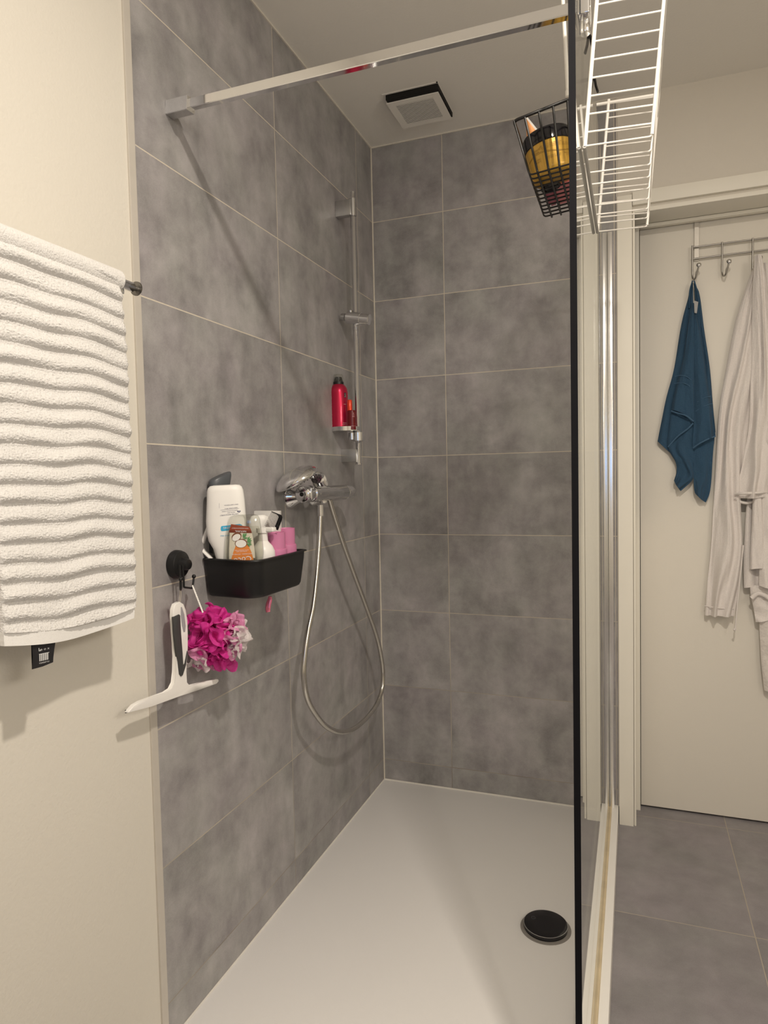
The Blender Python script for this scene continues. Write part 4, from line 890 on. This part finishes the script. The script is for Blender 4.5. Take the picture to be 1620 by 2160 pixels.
# ------------------------------------------------------------ blue towel
bt = thing('blue_towel', (1.133,0.11,1.8848), 'dark blue terry towel bunched on the first hook of the door', 'towel')
def fold(n, amp, ph=0, dr=0, base=0, grow=1.0):
    def f(s, t):
        w_ = n*s+ph+dr*t+.8*noise.noise(Vector((s*2.1, t*3.2, ph*9)))*min(1, n/2)
        c_ = math.sin(2*pi*w_); c_ = c_-.35*abs(math.sin(pi*w_*1.5+ph*5))**3
        k_ = .6+.9*abs(noise.noise(Vector((s*3.1, t*2.2, ph*5+3))))+.4*noise.noise(Vector((s*1.3+8, t*1.1, ph)))
        return base*math.sin(pi*s)*(.3+.7*t)+amp*1.25*(.25+.75*t**grow)*c_*k_+.0012*noise.noise(Vector((s*14, t*24, ph)))
    return f
bm = BM(); sheet(bm, [(1.1283,0.128,1.8916),(1.1209,0.128,1.8503),(1.0968,0.128,1.7519),(1.074,0.128,1.6027),(1.0493,0.128,1.5049),(1.0338,0.128,1.4257),(1.0197,0.128,1.3492)], [(1.1339,0.122,1.8894),(1.1339,0.122,1.8474),(1.1356,0.122,1.7225),(1.1343,0.122,1.5597),(1.133,0.122,1.445),(1.1316,0.122,1.3545),(1.1105,0.122,1.2558)], fold(1, .005, .2, .2, .006), .006, 60, 30); new('back_fold', bm, M_blue, bt)
bm = BM(); sheet(bm, [(1.1355,0.124,1.8897),(1.1401,0.124,1.8359),(1.1462,0.124,1.7219),(1.1585,0.124,1.5582),(1.1708,0.124,1.394)], [(1.1403,0.128,1.8837),(1.1553,0.128,1.8481),(1.1697,0.128,1.7286),(1.1879,0.128,1.5941),(1.1971,0.128,1.4763),(1.2063,0.128,1.373)], fold(1, .004, .3, .1, .006), .006, 60, 30); new('side_fold', bm, M_blue, bt)
bm = BM(); sheet(bm, [(1.1273,0.112,1.8183),(1.1154,0.112,1.7387),(1.1004,0.112,1.6262),(1.0777,0.112,1.5295),(1.0686,0.112,1.4889),(1.064,0.112,1.4561)], [(1.1368,0.1,1.8145),(1.1354,0.1,1.7183),(1.1356,0.1,1.6215),(1.1357,0.1,1.5243),(1.1358,0.1,1.4593),(1.1359,0.1,1.4137)], fold(1, .006, .0, .1, .012), .006, 70, 34, hem=lambda s: .006*math.sin(pi*s)); new('front_left_fold', bm, M_blue, bt)
bm = BM(); sheet(bm, [(1.1358,0.106,1.8031),(1.1345,0.106,1.6872),(1.1346,0.106,1.5576),(1.1363,0.106,1.4272),(1.132,0.106,1.3455),(1.132,0.106,1.3225)], [(1.1425,0.116,1.7853),(1.1605,0.116,1.6867),(1.1756,0.116,1.5722),(1.1906,0.116,1.4739),(1.2012,0.116,1.4002),(1.205,0.116,1.3594)], fold(1, .007, .5, .15, .012), .006, 70, 34); new('front_right_fold', bm, M_blue, bt)
bm = BM(); sheet(bm, [(1.0659,0.12,1.465),(1.0567,0.12,1.399),(1.052,0.12,1.3292),(1.0782,0.12,1.2733),(1.0813,0.12,1.2399),(1.0729,0.12,1.2083)], [(1.1353,0.112,1.4195),(1.1353,0.112,1.3949),(1.1355,0.112,1.3128),(1.1356,0.112,1.2468),(1.1326,0.112,1.2106),(1.0947,0.112,1.1714)], fold(1.5, .007, .1, .2, .008), .006, 60, 34, hem=lambda s: -.004*math.sin(pi*s)); new('left_tail', bm, M_blue, bt)
bm = BM(); sheet(bm, [(1.1342,0.116,1.3459),(1.1343,0.116,1.2799),(1.1359,0.116,1.222),(1.1375,0.116,1.1806),(1.1405,0.116,1.164)], [(1.2034,0.122,1.3679),(1.1976,0.122,1.2946),(1.1934,0.122,1.2126),(1.1876,0.122,1.1633),(1.1757,0.122,1.1303)], fold(1.5, .006, .4, .2, .008), .006, 60, 34, hem=lambda s: -.004*math.sin(pi*s)); new('right_tail', bm, M_blue, bt)
M_bluel = mat('blue_woven_band', (.075, .145, .235), .9, spec=.1, var=.1, vscale=300)
for P_ in ([(1.0759,0.106,1.5715),(1.0906,0.099,1.5728),(1.1099,0.094,1.5675),(1.1294,0.096,1.5518)], [(1.0729,0.106,1.5472),(1.0907,0.099,1.5467),(1.1099,0.094,1.5415),(1.131,0.096,1.5258)], [(1.1462,0.1,1.4782),(1.1592,0.096,1.4867),(1.1739,0.095,1.4922),(1.1894,0.104,1.4954)], [(1.1405,0.102,1.4462),(1.1593,0.096,1.4592),(1.1739,0.095,1.4648),(1.1939,0.104,1.4709)]):
    bm = BM(); tube(bm, crom(P_, 6), .0013, 6); new('woven_band', bm, M_bluel, bt)
for P_ in ([(1.0637,0.106,1.4523),(1.0846,0.098,1.4423),(1.1097,0.09,1.4322),(1.1341,0.096,1.4118)], [(1.133,0.1,1.3206),(1.1519,0.093,1.3344),(1.1741,0.094,1.3466),(1.2034,0.108,1.359)], [(1.0534,0.115,1.3273),(1.085,0.104,1.3638),(1.1148,0.098,1.3868),(1.1329,0.1,1.4057)]):
    bm = BM(); tube(bm, crom(P_, 6), .0028, 8); new('stitched_hem', bm, M_bluel, bt)
bm = BM(); tube(bm, crom([(1.1321,0.118,1.8966),(1.123,0.116,1.8601),(1.1214,0.114,1.8033)], 6), .0022, 8); tube(bm, crom([(1.1358,0.108,1.8935),(1.1447,0.108,1.8604),(1.1507,0.108,1.8148)], 6), .0022, 8); new('hanging_loop', bm, M_blue, bt)
bm = BM(); slab(bm, [(1.1347,0.0925,1.8226),(1.148,0.0925,1.8163),(1.1436,0.0925,1.7785),(1.1363,0.0925,1.7808)], (0, -.0008, 0)); new('grey_label', bm, mat('pale_grey_label', (.42, .42, .42), .8, var=.15, vscale=250), bt)

# ------------------------------------------------------------ bathrobe
rb = thing('bathrobe', (1.3274,0.1,1.9181), 'pale beige terry bathrobe hanging from the third door hook', 'bathrobe')
bm = BM(); sheet(bm, [(1.3223,0.122,1.9312),(1.2944,0.122,1.8499),(1.2718,0.122,1.7732),(1.2563,0.122,1.7032),(1.235,0.122,1.5768),(1.2164,0.122,1.4568),(1.208,0.122,1.3106),(1.201,0.122,1.1631),(1.1925,0.122,0.9812),(1.1794,0.122,0.8307),(1.1721,0.122,0.7346)], [(1.3365,0.105,1.9245),(1.3345,0.105,1.7942),(1.3242,0.105,1.6387),(1.311,0.105,1.4658),(1.2947,0.105,1.3071),(1.2825,0.105,1.1464),(1.2876,0.105,0.9842),(1.2795,0.105,0.8535),(1.2639,0.105,0.7377)], fold(2.3, .013, .1, .35, .018), .010, 120, 70, hem=lambda s: .0); body_ = new('robe_body', bm, M_robe, rb)
bm = BM(); tube(bm, crom([(1.1731,0.118,0.7674),(1.1956,0.102,0.7664),(1.2206,0.1,0.7647),(1.2442,0.1,0.7641),(1.2676,0.112,0.763)], 6), .0018, 8); new('hem_seam', bm, M_robe, rb)
bm = BM(); sheet(bm, [(1.3151,0.074,1.943),(1.3112,0.082,1.8533),(1.3109,0.095,1.732),(1.3077,0.095,1.544),(1.3014,0.095,1.3861),(1.2877,0.095,1.275),(1.2709,0.095,1.1952),(1.2624,0.095,1.1469)], [(1.3338,0.07,1.9424),(1.3517,0.076,1.847),(1.3622,0.085,1.7249),(1.3689,0.085,1.5384),(1.3727,0.085,1.3822),(1.3708,0.085,1.2567),(1.3628,0.085,1.1938),(1.3575,0.085,1.1511)], fold(1.6, .010, .3, .25, .020), .012, 110, 60, hem=lambda s: -.004*math.sin(pi*s)); new('sleeve', bm, M_robe, rb)
bm = BM(); tube(bm, crom([(1.2632,0.09,1.16),(1.2818,0.068,1.162),(1.315,0.064,1.1633),(1.338,0.068,1.1645),(1.3562,0.086,1.1654)], 6), .0045, 10); tube(bm, crom([(1.2635,0.092,1.147),(1.2776,0.1,1.1337),(1.304,0.104,1.1285),(1.3347,0.1,1.1397),(1.3555,0.09,1.1525)], 6), .0050, 10); new('cuff', bm, M_robe, rb)
bm = BM(); sheet(bm, [(1.3329,0.118,1.9287),(1.3314,0.118,1.7033),(1.3214,0.118,1.4665),(1.3083,0.118,1.2265),(1.2976,0.118,1.0646),(1.2924,0.118,0.9339),(1.2944,0.118,0.8355)], [(1.3868,0.108,1.9189),(1.4567,0.108,1.6896),(1.4991,0.108,1.4551),(1.5147,0.108,1.222),(1.5161,0.108,1.0658),(1.5173,0.108,0.9401),(1.518,0.108,0.8691)], fold(2.6, .012, .2, .3, .015), .010, 110, 80, hem=lambda s: .012*s); new('right_panel', bm, M_robe, rb)
bm = BM(); sheet(bm, [(1.3164,0.092,1.1545),(1.314,0.092,1.0664),(1.3102,0.092,0.9698),(1.3077,0.092,0.905)], [(1.3409,0.086,1.1544),(1.3456,0.086,1.0669),(1.349,0.086,0.9711),(1.3493,0.086,0.9102)], fold(1, .004, .2, .1, .010), .008, 50, 24); new('inner_sleeve', bm, M_robe, rb)
bm = BM(); sheet(bm, [(1.3412,0.088,1.1544),(1.3433,0.088,1.0348),(1.337,0.088,0.9064),(1.3359,0.088,0.8499)], [(1.4418,0.08,1.1769),(1.4565,0.08,1.0362),(1.471,0.08,0.911),(1.4719,0.08,0.8087)], fold(2, .007, .2, .1, .012), .010, 50, 40); new('front_panel', bm, M_robe, rb)
bm = BM(); sheet(bm, [(1.3123,0.112,0.8453),(1.3154,0.112,0.8046),(1.3243,0.112,0.764),(1.3302,0.112,0.7201)], [(1.4632,0.106,0.8596),(1.4704,0.106,0.8121),(1.4777,0.106,0.7645),(1.4778,0.106,0.7485)], fold(2, .008, .1, .2, .012), .010, 40, 40, hem=lambda s: .004*s); new('lower_panel', bm, M_robe, rb)
bm = BM(); tube(bm, crom([(1.3144,0.095,0.8042),(1.3357,0.095,0.8213),(1.3669,0.095,0.8064),(1.3924,0.095,0.7705)], 6), .0075, 12, flat=.8); new('rolled_edge', bm, M_robe, rb)
bm = BM(); sheet(bm, [(1.3606,0.08,1.4137),(1.3553,0.08,1.3748),(1.35,0.08,1.3437),(1.3613,0.08,1.3119)], [(1.4383,0.072,1.4091),(1.4386,0.072,1.3706),(1.4389,0.072,1.3397),(1.4391,0.072,1.3088)], fold(1, .004, .2, .1, .010), .008, 20, 20); new('pocket', bm, M_robe, rb)
bm = BM(); tube(bm, crom([(1.2884,0.09,0.9858),(1.2802,0.09,0.8883),(1.272,0.09,0.7902),(1.2651,0.09,0.6998),(1.2623,0.09,0.693)], 6), .0024, 8); ball(bm, (1.2623,0.09,0.6947), .0042, 10); new('belt_tie', bm, M_robe, rb)
wt = thing('textured_belt', (1.3519,0.1,0.6129), 'pale ribbed cloth end hanging below the bathrobe at the picture edge', 'cloth')
M_rib = mat('ribbed_beige_weave', (.78, .73, .69), .95, spec=.1, var=.14, vscale=90, bump=.003, bscale=110)
bm = BM(); sheet(bm, [(1.3411,0.118,0.7391),(1.3445,0.118,0.6572),(1.3492,0.118,0.5752),(1.3584,0.118,0.4835)], [(1.4653,0.112,0.7467),(1.4687,0.112,0.6665),(1.4722,0.112,0.5862),(1.4759,0.112,0.4733)], fold(1.5, .004, .2, .1, .008), .010, 60, 40); new('belt_cloth', bm, M_rib, wt)
